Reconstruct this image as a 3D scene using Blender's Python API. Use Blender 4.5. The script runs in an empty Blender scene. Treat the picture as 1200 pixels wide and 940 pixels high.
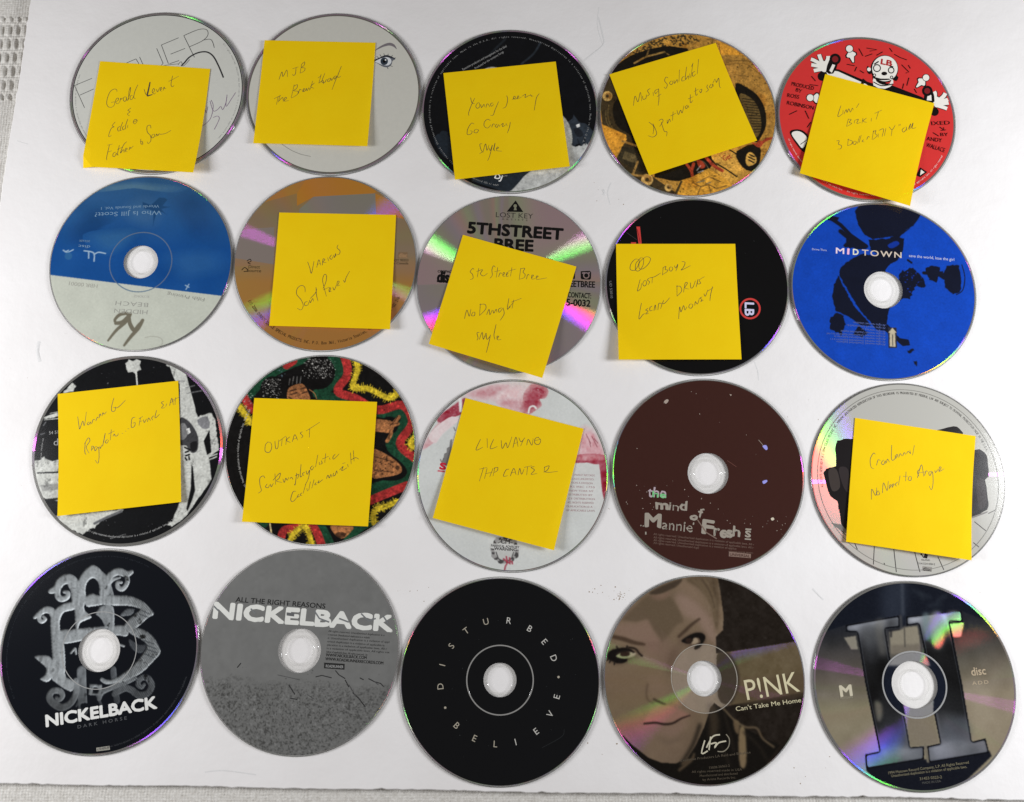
import bpy, bmesh, math, random
import numpy as np
from mathutils import Vector, Matrix
from mathutils.geometry import tessellate_polygon

random.seed(7)
rng = np.random.default_rng(7)
PI = math.pi
S = bpy.context.scene
COL = S.collection
MM = 0.001

# ------------------------------------------------------------------ camera
FPX = 870.0                                     # focal length in photo pixels (1200 x 940)
NX, NY = 0.004306371746848748, 0.1623516882272281
CAMH = 461.954 + 1.2                            # mm above the board
_n = Vector((NX, NY, math.sqrt(1 - NX * NX - NY * NY)))
_e1 = (Vector((1, 0, 0)) - _n * _n.x).normalized()
_e2 = _n.cross(_e1)
cam_d = bpy.data.cameras.new('camera')
cam = bpy.data.objects.new('camera', cam_d)
COL.objects.link(cam)
cam_d.sensor_width = 36.0
cam_d.lens = FPX / 1200 * 36.0
cam_d.clip_start = 0.01
cam_d.clip_end = 50.0
_r = Vector((_e1.x, -_e2.x, -_n.x))
_u = Vector((-_e1.y, _e2.y, _n.y))
_b = Vector((-_e1.z, _e2.z, _n.z))
cam.matrix_world = Matrix(((_r.x, _u.x, _b.x, 0), (_r.y, _u.y, _b.y, 0), (_r.z, _u.z, _b.z, CAMH * MM), (0, 0, 0, 1)))
S.camera = cam


def P(u, v, z=0.0):
    """photo pixel -> point (mm) on the horizontal plane at height z (mm)"""
    d = Vector(((u - 600) / FPX, (v - 470) / FPX, 1))
    X = d * ((CAMH - z) / _n.dot(d))
    return (X.dot(_e1), -X.dot(_e2))


# ------------------------------------------------------------------ light
W = bpy.data.worlds.new('World')
S.world = W
W.use_nodes = True
W.node_tree.nodes['Background'].inputs[0].default_value = (1.0, 0.90, 0.83, 1)
W.node_tree.nodes['Background'].inputs[1].default_value = 0.096
LAMP_R = Vector((0.73, 0.05, 0.42))
LAMP_L = Vector((-0.73, 0.03, 0.38))


def area(name, loc, target, sx, sy, power, col):
    l = bpy.data.lights.new(name, 'AREA')
    l.shape = 'RECTANGLE'
    l.size, l.size_y = sx, sy
    l.energy = power
    l.color = col
    o = bpy.data.objects.new(name, l)
    COL.objects.link(o)
    o.location = loc
    o.rotation_euler = (Vector(target) - Vector(loc)).to_track_quat('-Z', 'Y').to_euler()
    return o


area('window_light', LAMP_R, (0.12, 0.03, 0), 0.19, 0.26, 6.1, (0.965, 0.985, 1.02))
area('lamp_light', LAMP_L, (-0.12, 0.0, 0), 0.18, 0.26, 4.6, (0.975, 0.985, 1.01))
S.view_settings.view_transform = 'Standard'
S.view_settings.look = 'None'
S.view_settings.exposure = 0.0
S.view_settings.gamma = 1.0


# ------------------------------------------------------------------ materials
def lin(c):
    c = c / 255.0
    return c / 12.92 if c <= 0.04045 else ((c + 0.055) / 1.055) ** 2.4


def L3(r, g, b, k=1.0):
    return (min(lin(r) * k, .9), min(lin(g) * k, .9), min(lin(b) * k, .9), 1)


def new_mat(name):
    m = bpy.data.materials.new(name)
    m.use_nodes = True
    nt = m.node_tree
    nt.nodes.clear()
    out = nt.nodes.new('ShaderNodeOutputMaterial')
    return m, nt, out


def N(nt, typ, **kw):
    n = nt.nodes.new(typ)
    for k, v in kw.items():
        if k.startswith('i_'):
            key = k[2:]
            key = int(key) if key.isdigit() else key.replace('_', ' ')
            n.inputs[key].default_value = v
        else:
            setattr(n, k, v)
    return n


def vmath(nt, op, a, b=None):
    n = nt.nodes.new('ShaderNodeVectorMath')
    n.operation = op
    for i, x in enumerate((a, b)):
        if x is None:
            continue
        if isinstance(x, (tuple, list, Vector)):
            n.inputs[i].default_value = tuple(x)
        else:
            nt.links.new(x, n.inputs[i])
    return n.outputs['Value' if op in ('DOT_PRODUCT', 'LENGTH') else 'Vector']


def fmath(nt, op, a, b=None, clamp=False):
    n = nt.nodes.new('ShaderNodeMath')
    n.operation = op
    n.use_clamp = clamp
    for i, x in enumerate((a, b)):
        if x is None:
            continue
        if isinstance(x, (int, float)):
            n.inputs[i].default_value = x
        else:
            nt.links.new(x, n.inputs[i])
    return n.outputs[0]


INKS = {}
INKRGB = {}


def ink(r, g, b, rough=0.13, spec=0.4):
    """screen-printed lacquer ink, colour given as seen on white-balanced paper"""
    key = (r, g, b, rough, spec)
    if key in INKS:
        return INKS[key]
    m, nt, out = new_mat('printing_ink')
    p = N(nt, 'ShaderNodeBsdfPrincipled', i_Roughness=rough)
    p.inputs['Specular IOR Level'].default_value = spec
    tc = N(nt, 'ShaderNodeTexCoord')
    nz = N(nt, 'ShaderNodeTexNoise', i_Scale=420.0, i_Detail=4.0, i_Roughness=0.7)
    nt.links.new(tc.outputs['Object'], nz.inputs['Vector'])
    mx = N(nt, 'ShaderNodeMix', data_type='RGBA')
    c = L3(r, g, b, 1.12)
    mx.inputs[6].default_value = tuple(x * 0.93 for x in c[:3]) + (1,)
    mx.inputs[7].default_value = tuple(min(1, x * 1.06 + .0005) for x in c[:3]) + (1,)
    nt.links.new(nz.outputs[0], mx.inputs[0])
    nt.links.new(mx.outputs[2], p.inputs['Base Color'])
    nz2 = N(nt, 'ShaderNodeTexNoise', i_Scale=45.0, i_Detail=3.0)
    nt.links.new(tc.outputs['Object'], nz2.inputs['Vector'])
    mr = N(nt, 'ShaderNodeMapRange', i_3=rough * .75, i_4=rough * 1.35)
    nt.links.new(nz2.outputs[0], mr.inputs[0])
    nt.links.new(mr.outputs[0], p.inputs['Roughness'])
    nt.links.new(p.outputs[0], out.inputs[0])
    m.diffuse_color = c
    INKS[key] = m
    INKRGB[m.name] = (r, g, b)
    return m


def grad_color(nt, stops, lo, hi, ang):
    """printed colour gradient across the disc (object space, mm)"""
    tc = N(nt, 'ShaderNodeTexCoord')
    d = vmath(nt, 'DOT_PRODUCT', tc.outputs['Object'], (math.cos(ang) * 1000, math.sin(ang) * 1000, 0))
    nz = N(nt, 'ShaderNodeTexNoise', i_Scale=30.0, i_Detail=3.0)
    nt.links.new(tc.outputs['Object'], nz.inputs['Vector'])
    d = fmath(nt, 'ADD', d, fmath(nt, 'MULTIPLY', fmath(nt, 'SUBTRACT', nz.outputs[0], .5), 8.0))
    mr = N(nt, 'ShaderNodeMapRange', i_1=lo, i_2=hi)
    nt.links.new(d, mr.inputs[0])
    cr = N(nt, 'ShaderNodeValToRGB')
    el = cr.color_ramp.elements
    while len(el) < len(stops):
        el.new(0.5)
    for e, (t, c) in zip(el, stops):
        e.position = t
        e.color = L3(*c, 1.4)
    nt.links.new(mr.outputs[0], cr.inputs[0])
    return cr.outputs[0]


def wave_rgb(w):
    g = lambda m, s: math.exp(-((w - m) / s) ** 2)
    return (g(610, 48) + .35 * g(425, 22), g(540, 38), g(455, 30) + .25 * g(425, 25))


METALS = {}


def metal(key, col=(150, 143, 136), attr=False, diffr=.45, aniso=.32, gloss=.28, stops=None, lo=-60, hi=60, ang=PI / 2, rough=.09):
    """aluminium data layer seen through polycarbonate: the circular track acts as a grating,
    so the long lobe across the grooves is tinted by wavelength (grating equation, 1.5 um pitch)"""
    if key in METALS:
        return METALS[key]
    m, nt, out = new_mat('disc_metal')
    geo = N(nt, 'ShaderNodeNewGeometry')
    tc = N(nt, 'ShaderNodeTexCoord')
    rad = vmath(nt, 'NORMALIZE', vmath(nt, 'MULTIPLY', tc.outputs['Object'], (1, 1, 0)))
    tan = vmath(nt, 'CROSS_PRODUCT', (0, 0, 1), rad)
    cols = []
    for lamp in (LAMP_R, LAMP_L):
        wi = vmath(nt, 'NORMALIZE', vmath(nt, 'SUBTRACT', tuple(lamp), geo.outputs['Position']))
        h = vmath(nt, 'ADD', wi, geo.outputs['Incoming'])
        t = vmath(nt, 'DOT_PRODUCT', h, tan)
        r = fmath(nt, 'ABSOLUTE', vmath(nt, 'DOT_PRODUCT', h, rad))
        cols.append((fmath(nt, 'ABSOLUTE', t), fmath(nt, 'ADD', r, fmath(nt, 'MULTIPLY', t, 0.45))))
    first = fmath(nt, 'LESS_THAN', cols[0][0], cols[1][0])
    mixv = N(nt, 'ShaderNodeMix', data_type='FLOAT')
    nt.links.new(first, mixv.inputs[0])
    nt.links.new(cols[1][1], mixv.inputs[2])
    nt.links.new(cols[0][1], mixv.inputs[3])
    ramp = N(nt, 'ShaderNodeValToRGB')
    el = ramp.color_ramp.elements
    NS = 30
    while len(el) < NS:
        el.new(0.5)
    for i, e in enumerate(el):
        e.position = i / (NS - 1)
        path = (0.15 + 1.05 * i / (NS - 1)) * 1500
        c = [0, 0, 0]
        for order in (1, 2, 3, 4):
            w = wave_rgb(path / order)
            c = [a + b for a, b in zip(c, w)]
        e.color = (min(c[0] + .03, 1), min(c[1] + .03, 1), min(c[2] + .03, 1), 1)
    nt.links.new(fmath(nt, 'DIVIDE', fmath(nt, 'SUBTRACT', mixv.outputs[0], 0.15), 1.05), ramp.inputs[0])
    an = N(nt, 'ShaderNodeBsdfAnisotropic', i_Roughness=0.24, i_Anisotropy=0.9)
    try:
        an.distribution = 'GGX'
    except Exception:
        pass
    nt.links.new(ramp.outputs[0], an.inputs['Color'])
    nt.links.new(tan, an.inputs['Tangent'])
    gl = N(nt, 'ShaderNodeBsdfAnisotropic', i_Roughness=rough)
    df = N(nt, 'ShaderNodeBsdfDiffuse')
    if attr:
        c = N(nt, 'ShaderNodeAttribute', attribute_name='print').outputs['Color']
        nt.links.new(c, gl.inputs['Color'])
        nt.links.new(c, df.inputs['Color'])
    elif stops:
        c = grad_color(nt, stops, lo, hi, ang)
        nt.links.new(c, gl.inputs['Color'])
        nt.links.new(c, df.inputs['Color'])
    else:
        gl.inputs['Color'].default_value = L3(*col, 1.6)
        df.inputs['Color'].default_value = L3(*col, 1.1)
    m1 = N(nt, 'ShaderNodeMixShader')
    m1.inputs[0].default_value = gloss / (gloss + diffr)
    nt.links.new(df.outputs[0], m1.inputs[1])
    nt.links.new(gl.outputs[0], m1.inputs[2])
    m2 = N(nt, 'ShaderNodeMixShader')
    m2.inputs[0].default_value = aniso
    if attr:
        lum = vmath(nt, 'DOT_PRODUCT', N(nt, 'ShaderNodeAttribute', attribute_name='print').outputs['Color'], (.33, .34, .33))
        nt.links.new(fmath(nt, 'MULTIPLY', fmath(nt, 'MULTIPLY', fmath(nt, 'SUBTRACT', lum, .035), 9.0, True), aniso), m2.inputs[0])
    nt.links.new(m1.outputs[0], m2.inputs[1])
    nt.links.new(an.outputs[0], m2.inputs[2])
    co = N(nt, 'ShaderNodeBsdfAnisotropic', i_Roughness=0.04)
    fr = N(nt, 'ShaderNodeFresnel', i_IOR=1.45)
    m3 = N(nt, 'ShaderNodeMixShader')
    nt.links.new(fr.outputs[0], m3.inputs[0])
    nt.links.new(m2.outputs[0], m3.inputs[1])
    nt.links.new(co.outputs[0], m3.inputs[2])
    nt.links.new(m3.outputs[0], out.inputs[0])
    METALS[key] = m
    return m


def clear_plastic(name, tint, alpha, dcol):
    m, nt, out = new_mat(name)
    tr = N(nt, 'ShaderNodeBsdfTransparent')
    tr.inputs[0].default_value = (*tint, 1)
    df = N(nt, 'ShaderNodeBsdfDiffuse')
    df.inputs[0].default_value = (*dcol, 1)
    gl = N(nt, 'ShaderNodeBsdfAnisotropic', i_Roughness=.06)
    lw = N(nt, 'ShaderNodeLayerWeight', i_Blend=.5)
    fac = fmath(nt, 'ADD', .03, fmath(nt, 'MULTIPLY', fmath(nt, 'POWER', lw.outputs['Facing'], 5.0), .5))
    a = N(nt, 'ShaderNodeMixShader')
    a.inputs[0].default_value = alpha
    nt.links.new(tr.outputs[0], a.inputs[1])
    nt.links.new(df.outputs[0], a.inputs[2])
    b = N(nt, 'ShaderNodeMixShader')
    nt.links.new(fac, b.inputs[0])
    nt.links.new(a.outputs[0], b.inputs[1])
    nt.links.new(gl.outputs[0], b.inputs[2])
    nt.links.new(b.outputs[0], out.inputs[0])
    return m


M_CLEAR = clear_plastic('clear_polycarbonate', (.985, .985, .98), .05, (.85, .85, .84))
M_EDGE = clear_plastic('polycarbonate_edge', (.62, .63, .61), .38, (.26, .26, .25))
M_UNDER, _nt, _out = new_mat('polycarbonate_underside')
_tr = N(_nt, 'ShaderNodeBsdfTransparent')
_tr.inputs[0].default_value = (.985, .985, .98, 1)
_nt.links.new(_tr.outputs[0], _out.inputs[0])
M_HUB = clear_plastic('clear_hub_plastic', (.97, .97, .965), .10, (.85, .85, .84))


def board_mat():
    m, nt, out = new_mat('white_board')
    p = N(nt, 'ShaderNodeBsdfPrincipled', i_Roughness=.62)
    p.inputs['Specular IOR Level'].default_value = .3
    tc = N(nt, 'ShaderNodeTexCoord')
    n1 = N(nt, 'ShaderNodeTexNoise', i_Scale=9.0, i_Detail=6.0, i_Roughness=.6)
    n2 = N(nt, 'ShaderNodeTexNoise', i_Scale=60.0, i_Detail=5.0, i_Roughness=.65)
    n3 = N(nt, 'ShaderNodeTexNoise', i_Scale=700.0, i_Detail=3.0)
    for n in (n1, n2, n3):
        nt.links.new(tc.outputs['Object'], n.inputs['Vector'])
    cr = N(nt, 'ShaderNodeValToRGB')
    cr.color_ramp.elements[0].position = .3
    cr.color_ramp.elements[0].color = (.805, .778, .762, 1)
    cr.color_ramp.elements[1].position = .7
    cr.color_ramp.elements[1].color = (.88, .86, .85, 1)
    nt.links.new(n1.outputs[0], cr.inputs[0])
    # small smudges
    cr2 = N(nt, 'ShaderNodeValToRGB')
    cr2.color_ramp.elements[0].position = .70
    cr2.color_ramp.elements[0].color = (1, 1, 1, 1)
    cr2.color_ramp.elements[1].position = .80
    cr2.color_ramp.elements[1].color = (.86, .85, .83, 1)
    nt.links.new(n2.outputs[0], cr2.inputs[0])
    mx = N(nt, 'ShaderNodeMix', data_type='RGBA', blend_type='MULTIPLY')
    mx.inputs[0].default_value = 1
    nt.links.new(cr.outputs[0], mx.inputs[6])
    nt.links.new(cr2.outputs[0], mx.inputs[7])
    nt.links.new(mx.outputs[2], p.inputs['Base Color'])
    hsum = fmath(nt, 'ADD', fmath(nt, 'MULTIPLY', n1.outputs[0], 2.2), fmath(nt, 'ADD', fmath(nt, 'MULTIPLY', n2.outputs[0], .28), fmath(nt, 'MULTIPLY', n3.outputs[0], .035)))
    bp = N(nt, 'ShaderNodeBump', i_Strength=.6, i_Distance=.0012)
    nt.links.new(hsum, bp.inputs['Height'])
    nt.links.new(bp.outputs[0], p.inputs['Normal'])
    nt.links.new(p.outputs[0], out.inputs[0])
    return m


def plain(name, col, rough=.8, spec=.2, nscale=800.0, amp=.1):
    m, nt, out = new_mat(name)
    p = N(nt, 'ShaderNodeBsdfPrincipled', i_Roughness=rough)
    p.inputs['Specular IOR Level'].default_value = spec
    tc = N(nt, 'ShaderNodeTexCoord')
    n = N(nt, 'ShaderNodeTexNoise', i_Scale=nscale, i_Detail=4.0)
    nt.links.new(tc.outputs['Object'], n.inputs['Vector'])
    mx = N(nt, 'ShaderNodeMix', data_type='RGBA')
    mx.inputs[6].default_value = tuple(x * (1 - amp) for x in col) + (1,)
    mx.inputs[7].default_value = tuple(min(1, x * (1 + amp)) for x in col) + (1,)
    nt.links.new(n.outputs[0], mx.inputs[0])
    nt.links.new(mx.outputs[2], p.inputs['Base Color'])
    nt.links.new(p.outputs[0], out.inputs[0])
    return m


def note_mat():
    m, nt, out = new_mat('yellow_note_paper')
    tc = N(nt, 'ShaderNodeTexCoord')
    n1 = N(nt, 'ShaderNodeTexNoise', i_Scale=38.0, i_Detail=4.0, i_Roughness=.6)
    n2 = N(nt, 'ShaderNodeTexNoise', i_Scale=1500.0, i_Detail=2.0)
    for n in (n1, n2):
        nt.links.new(tc.outputs['Object'], n.inputs['Vector'])
    mx = N(nt, 'ShaderNodeMix', data_type='RGBA')
    mx.inputs[6].default_value = (.96, .62, .002, 1)
    mx.inputs[7].default_value = (1.0, .70, .006, 1)
    nt.links.new(n1.outputs[0], mx.inputs[0])
    p = N(nt, 'ShaderNodeBsdfPrincipled', i_Roughness=.75)
    p.inputs['Specular IOR Level'].default_value = .08
    nt.links.new(mx.outputs[2], p.inputs['Base Color'])
    hs = fmath(nt, 'ADD', n1.outputs[0], fmath(nt, 'MULTIPLY', n2.outputs[0], .06))
    bp = N(nt, 'ShaderNodeBump', i_Strength=.35, i_Distance=.0008)
    nt.links.new(hs, bp.inputs['Height'])
    nt.links.new(bp.outputs[0], p.inputs['Normal'])
    tr = N(nt, 'ShaderNodeBsdfTransparent')
    tr.inputs[0].default_value = (1, .8, .05, 1)
    a = N(nt, 'ShaderNodeMixShader')
    a.inputs[0].default_value = .045
    nt.links.new(p.outputs[0], a.inputs[1])
    nt.links.new(tr.outputs[0], a.inputs[2])
    tl = N(nt, 'ShaderNodeBsdfTranslucent')
    tl.inputs[0].default_value = (.9, .62, .01, 1)
    b = N(nt, 'ShaderNodeMixShader')
    b.inputs[0].default_value = .07
    nt.links.new(a.outputs[0], b.inputs[1])
    nt.links.new(tl.outputs[0], b.inputs[2])
    nt.links.new(b.outputs[0], out.inputs[0])
    return m


# ------------------------------------------------------------------ helpers
def link(name, verts, faces, mats, fmat=None, parent=None, smooth=False, scale=MM):
    me = bpy.data.meshes.new(name)
    me.from_pydata([tuple(c * scale for c in v) for v in verts], [], faces)
    for m in mats:
        me.materials.append(m)
    if fmat is not None:
        me.polygons.foreach_set('material_index', fmat)
    if smooth:
        me.polygons.foreach_set('use_smooth', [True] * len(me.polygons))
    me.update()
    o = bpy.data.objects.new(name, me)
    COL.objects.link(o)
    if parent:
        o.parent = parent
    return o


def tag(o, label, cat, group=None, kind=None):
    if label:
        o['label'] = label
    if cat:
        o['category'] = cat
    if group:
        o['group'] = group
    if kind:
        o['kind'] = kind


def parse(s):
    out = []
    for st in s.split('/'):
        p = [tuple(float(c) for c in q.split(',')) for q in st.split()]
        if p:
            out.append(p)
    return out


def catmull(p, n=5):
    if len(p) < 3:
        return p
    closed = math.dist(p[0], p[-1]) < 1e-6
    out = []
    for i in range(len(p) - 1):
        p0 = p[i - 1] if i > 0 else (p[-2] if closed else p[0])
        p1, p2 = p[i], p[i + 1]
        p3 = p[i + 2] if i + 2 < len(p) else (p[1] if closed else p[-1])
        for k in range(n):
            t = k / n
            out.append(tuple(.5 * (2 * b + (c - a) * t + (2 * a - 5 * b + 4 * c - d) * t * t + (3 * b - a - 3 * c + d) * t ** 3)
                             for a, b, c, d in zip(p0, p1, p2, p3)))
    out.append(p[-1])
    return out


def smooth_closed(p, n=4):
    return catmull(list(p) + [p[0]], n)[:-1]


def ribbon(pts, w, taper=False):
    """outline strip of half width w/2 about a polyline: vertices and quads"""
    V, F = [], []
    k = len(pts)
    for i, q in enumerate(pts):
        a = pts[max(i - 1, 0)]
        b = pts[min(i + 1, k - 1)]
        dx, dy = b[0] - a[0], b[1] - a[1]
        l = math.hypot(dx, dy) or 1
        ww = w / 2
        if taper:
            t = i / max(k - 1, 1)
            ww *= .55 + .45 * math.sin(PI * min(1, .12 + t * .9))
        V.append((q[0] - dy / l * ww, q[1] + dx / l * ww))
        V.append((q[0] + dy / l * ww, q[1] - dx / l * ww))
        if i:
            F.append((2 * i - 2, 2 * i - 1, 2 * i + 1, 2 * i))
    return V, F


def clip_half(poly, a, b, keep_left=True):
    out = []
    k = len(poly)
    ex, ey = b[0] - a[0], b[1] - a[1]
    sg = 1 if keep_left else -1
    d = [sg * (ex * (q[1] - a[1]) - ey * (q[0] - a[0])) for q in poly]
    for i in range(k):
        j = (i + 1) % k
        if d[i] >= 0:
            out.append(poly[i])
        if (d[i] >= 0) != (d[j] >= 0):
            t = d[i] / (d[i] - d[j])
            out.append((poly[i][0] + (poly[j][0] - poly[i][0]) * t, poly[i][1] + (poly[j][1] - poly[i][1]) * t))
    return out


def circ_pts(r, n):
    return [(r * math.cos(2 * PI * i / n), r * math.sin(2 * PI * i / n)) for i in range(n)]


def clip_annulus(poly, rin, rout):
    """convex polygon -> list of convex polygons inside the printed ring"""
    if max(math.hypot(*q) for q in poly) > rout:
        c = circ_pts(rout, 120)
        for i in range(120):
            if len(poly) < 3:
                return []
            poly = clip_half(poly, c[i], c[(i + 1) % 120])
        if len(poly) < 3:
            return []
    xs = [q[0] for q in poly]
    ys = [q[1] for q in poly]
    if min(xs) > rin or max(xs) < -rin or min(ys) > rin or max(ys) < -rin:
        return [poly]
    out = []
    c = circ_pts(rin, 64)
    rest = poly
    for i in range(64):
        a, b = c[i], c[(i + 1) % 64]
        piece = clip_half(rest, a, b, False)
        if len(piece) >= 3:
            out.append(piece)
        rest = clip_half(rest, a, b, True)
        if len(rest) < 3:
            break
    return out


_tc = {}


def text_mesh(s, bold=0.0, spacing=1.0):
    key = (s, bold, spacing)
    if key in _tc:
        return _tc[key]
    cu = bpy.data.curves.new('t', 'FONT')
    cu.body = s
    cu.space_character = spacing
    cu.resolution_u = 3
    o = bpy.data.objects.new('t', cu)
    COL.objects.link(o)
    dg = bpy.context.evaluated_depsgraph_get()
    me = bpy.data.meshes.new_from_object(o.evaluated_get(dg))
    V = [(v.co.x, v.co.y) for v in me.vertices]
    F = [tuple(p.vertices) for p in me.polygons]
    bpy.data.meshes.remove(me)
    bpy.data.objects.remove(o)
    bpy.data.curves.remove(cu)
    _tc[key] = (V, F)
    return V, F


_cap = None


def cap():
    global _cap
    if _cap is None:
        V, F = text_mesh('H')
        _cap = max(v[1] for v in V) - min(v[1] for v in V)
    return _cap


class Art:
    """the print of one disc: traced in zoom coordinates, stored in disc space (mm), stacked in
    layers a few thousandths of a millimetre thick"""

    def __init__(s, c, crop, rin, rout):
        s.c, s.crop, s.rin, s.rout = c, crop, rin, rout
        s.z = 1.215
        s.V, s.F, s.fm = [], [], []
        s.TV, s.TF, s.tfm = [], [], []
        s.mats = []
        s.pr = None

    def w(s, q):
        x0, y0, k = s.crop
        p = P(x0 + q[0] / k, y0 + q[1] / k, 1.2)
        return (p[0] - s.c[0], p[1] - s.c[1])

    def mi(s, m):
        if m not in s.mats:
            s.mats.append(m)
        return s.mats.index(m)

    def put(s, polys, m, txt=False):
        if s.pr and not txt and m.name in INKRGB:
            for p in polys:
                s.pr.dab(p, INKRGB[m.name])
            return
        V, F, fm = (s.TV, s.TF, s.tfm) if txt else (s.V, s.F, s.fm)
        i = s.mi(m)
        for p in polys:
            b = len(V)
            V.extend((x, y, s.z) for x, y in p)
            F.append(tuple(range(b, b + len(p))))
            fm.append(i)

    def ring(s, r0, r1, m, n=144):
        s.z += .002
        a, b = circ_pts(r0, n), circ_pts(r1, n)
        s.put([[a[i], b[i], b[(i + 1) % n], a[(i + 1) % n]] for i in range(n)], m)

    def wpoly(s, pts, m, txt=False):
        if s.pr and not txt and m.name in INKRGB:
            s.pr.dab(pts, INKRGB[m.name])
            return
        s.z += .002
        ts = tessellate_polygon([[Vector((x, y, 0)) for x, y in pts]])
        out = []
        for t in ts:
            tri = [pts[i] for i in t]
            ar = (tri[1][0] - tri[0][0]) * (tri[2][1] - tri[0][1]) - (tri[1][1] - tri[0][1]) * (tri[2][0] - tri[0][0])
            if abs(ar) < 1e-7:
                continue
            if ar < 0:
                tri.reverse()
            out += clip_annulus(tri, s.rin, s.rout)
        s.put(out, m, txt)

    def poly(s, txt, m, sm=0):
        for p in parse(txt):
            q = [s.w(a) for a in p]
            if sm:
                q = smooth_closed(q, sm)
            s.wpoly(q, m)

    def soft(s, txt, c0, c1, n=7, mk=None, grow=1.12, sm=4, shrink=.45):
        """airbrushed patch: nested outlines stepping from colour c0 outside to c1 inside"""
        mk = mk or ink
        for p in parse(txt):
            q = [s.w(a) for a in p]
            cx, cy = sum(a[0] for a in q) / len(q), sum(a[1] for a in q) / len(q)
            for i in range(n):
                k = grow + (shrink - grow) * i / (n - 1)
                t = (i + 1) / n
                col = tuple(int(round(a + (b - a) * t)) for a, b in zip(c0, c1))
                s.wpoly(smooth_closed([(cx + (x - cx) * k, cy + (y - cy) * k) for x, y in q], sm), mk(*col))

    def jag(s, txt, m, amp=.5, step=1.2):
        """polygon with a rough, torn outline"""
        for p in parse(txt):
            q = [s.w(a) for a in p]
            out = []
            for i in range(len(q)):
                a, b = q[i], q[(i + 1) % len(q)]
                k = max(1, int(math.dist(a, b) / step))
                for j in range(k):
                    t = j / k
                    out.append((a[0] + (b[0] - a[0]) * t + random.gauss(0, amp), a[1] + (b[1] - a[1]) * t + random.gauss(0, amp)))
            s.wpoly(out, m)

    def circ(s, x, y, r, m, n=28, ry=None):
        pts = [(x + r * math.cos(2 * PI * i / n), y + (ry or r) * math.sin(2 * PI * i / n)) for i in range(n)]
        s.wpoly([s.w(a) for a in pts], m)

    def line(s, txt, wid, m, sm=5, taper=False, txtl=False):
        for p in parse(txt):
            q = [s.w(a) for a in p]
            if sm:
                q = catmull(q, sm)
            if s.pr and not txtl and m.name in INKRGB:
                s.pr.mix(s.pr.sm(q, wid, .12, taper, 1), INKRGB[m.name])
                continue
            V, F = ribbon(q, wid, taper)
            s.z += .002
            out = []
            for f in F:
                pl = [V[i] for i in f]
                ar = sum(pl[i][0] * pl[(i + 1) % 4][1] - pl[(i + 1) % 4][0] * pl[i][1] for i in range(4))
                if ar < 0:
                    pl.reverse()
                out += clip_annulus(pl, s.rin, s.rout)
            # a hair of height per quad so that a stroke crossing itself never shares a plane
            z0 = s.z
            for pl in out:
                s.z += .00004
                s.put([pl], m, txtl)

    def fringe(s, txt, wid, m, ln=2.2, step=.55):
        """rough brush band: ribbon plus short hatch strokes along both sides"""
        s.line(txt, wid, m)
        for p in parse(txt):
            q = catmull([s.w(a) for a in p], 10)
            acc = 0
            s.z += .002
            for i in range(1, len(q)):
                acc += math.dist(q[i - 1], q[i])
                if acc < step:
                    continue
                acc = 0
                dx, dy = q[i][0] - q[i - 1][0], q[i][1] - q[i - 1][1]
                l = math.hypot(dx, dy) or 1
                nx, ny = -dy / l, dx / l
                for sg in (-1, 1):
                    k = wid / 2 + random.uniform(.2, ln)
                    a = (q[i][0] + nx * sg * wid * .3, q[i][1] + ny * sg * wid * .3)
                    b = (q[i][0] + nx * sg * k + dx / l * random.uniform(-.6, .6), q[i][1] + ny * sg * k + dy / l * random.uniform(-.6, .6))
                    V, F = ribbon([a, b], random.uniform(.3, .6))
                    pl = [V[j] for j in F[0]]
                    s.z += .00003
                    ar = sum(pl[j][0] * pl[(j + 1) % 4][1] - pl[(j + 1) % 4][0] * pl[j][1] for j in range(4))
                    if ar < 0:
                        pl.reverse()
                    for c in clip_annulus(pl, s.rin, s.rout):
                        s.put([c], m)

    def speck(s, txt, n, r0, r1, m, dens=None):
        """random specks inside a traced polygon"""
        for p in parse(txt):
            q = [s.w(a) for a in p]
            xs = [a[0] for a in q]
            ys = [a[1] for a in q]
            s.z += .002
            done = 0
            tries = 0
            while done < n and tries < n * 12:
                tries += 1
                x, y = random.uniform(min(xs), max(xs)), random.uniform(min(ys), max(ys))
                ins = False
                for i in range(len(q)):
                    a, b = q[i], q[i - 1]
                    if (a[1] > y) != (b[1] > y) and x < (b[0] - a[0]) * (y - a[1]) / (b[1] - a[1]) + a[0]:
                        ins = not ins
                if not ins or not (s.rin + 1 < math.hypot(x, y) < s.rout - .8):
                    continue
                if dens and random.random() > dens(x, y):
                    continue
                r = random.uniform(r0, r1)
                a0 = random.uniform(0, 6.3)
                s.z += .00002
                s.put([[(x + r * random.uniform(.5, 1.2) * math.cos(a0 + k * 1.2566), y + r * random.uniform(.5, 1.2) * math.sin(a0 + k * 1.2566)) for k in range(5)]], m)
                done += 1

    def text(s, A, B, h, body, m, bold=0.0, spacing=1.0, rough=0):
        """lettering whose baseline runs from zoom point A to B; h is its cap height in zoom pixels"""
        V, F = text_mesh(body, 0, spacing)
        if not V:
            return
        a, b = s.w(A), s.w(B)
        x0, x1 = min(v[0] for v in V), max(v[0] for v in V)
        L = math.dist(a, b)
        ex = ((b[0] - a[0]) / L, (b[1] - a[1]) / L)
        ey = (-ex[1], ex[0])
        mid = ((A[0] + B[0]) / 2, (A[1] + B[1]) / 2)
        un = ((B[1] - A[1]), -(B[0] - A[0]))
        ul = math.hypot(*un)
        t = s.w((mid[0] + un[0] / ul * h, mid[1] + un[1] / ul * h))
        m0 = s.w(mid)
        H = math.dist(t, m0)
        sx, sy = L / (x1 - x0), H / cap()
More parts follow.
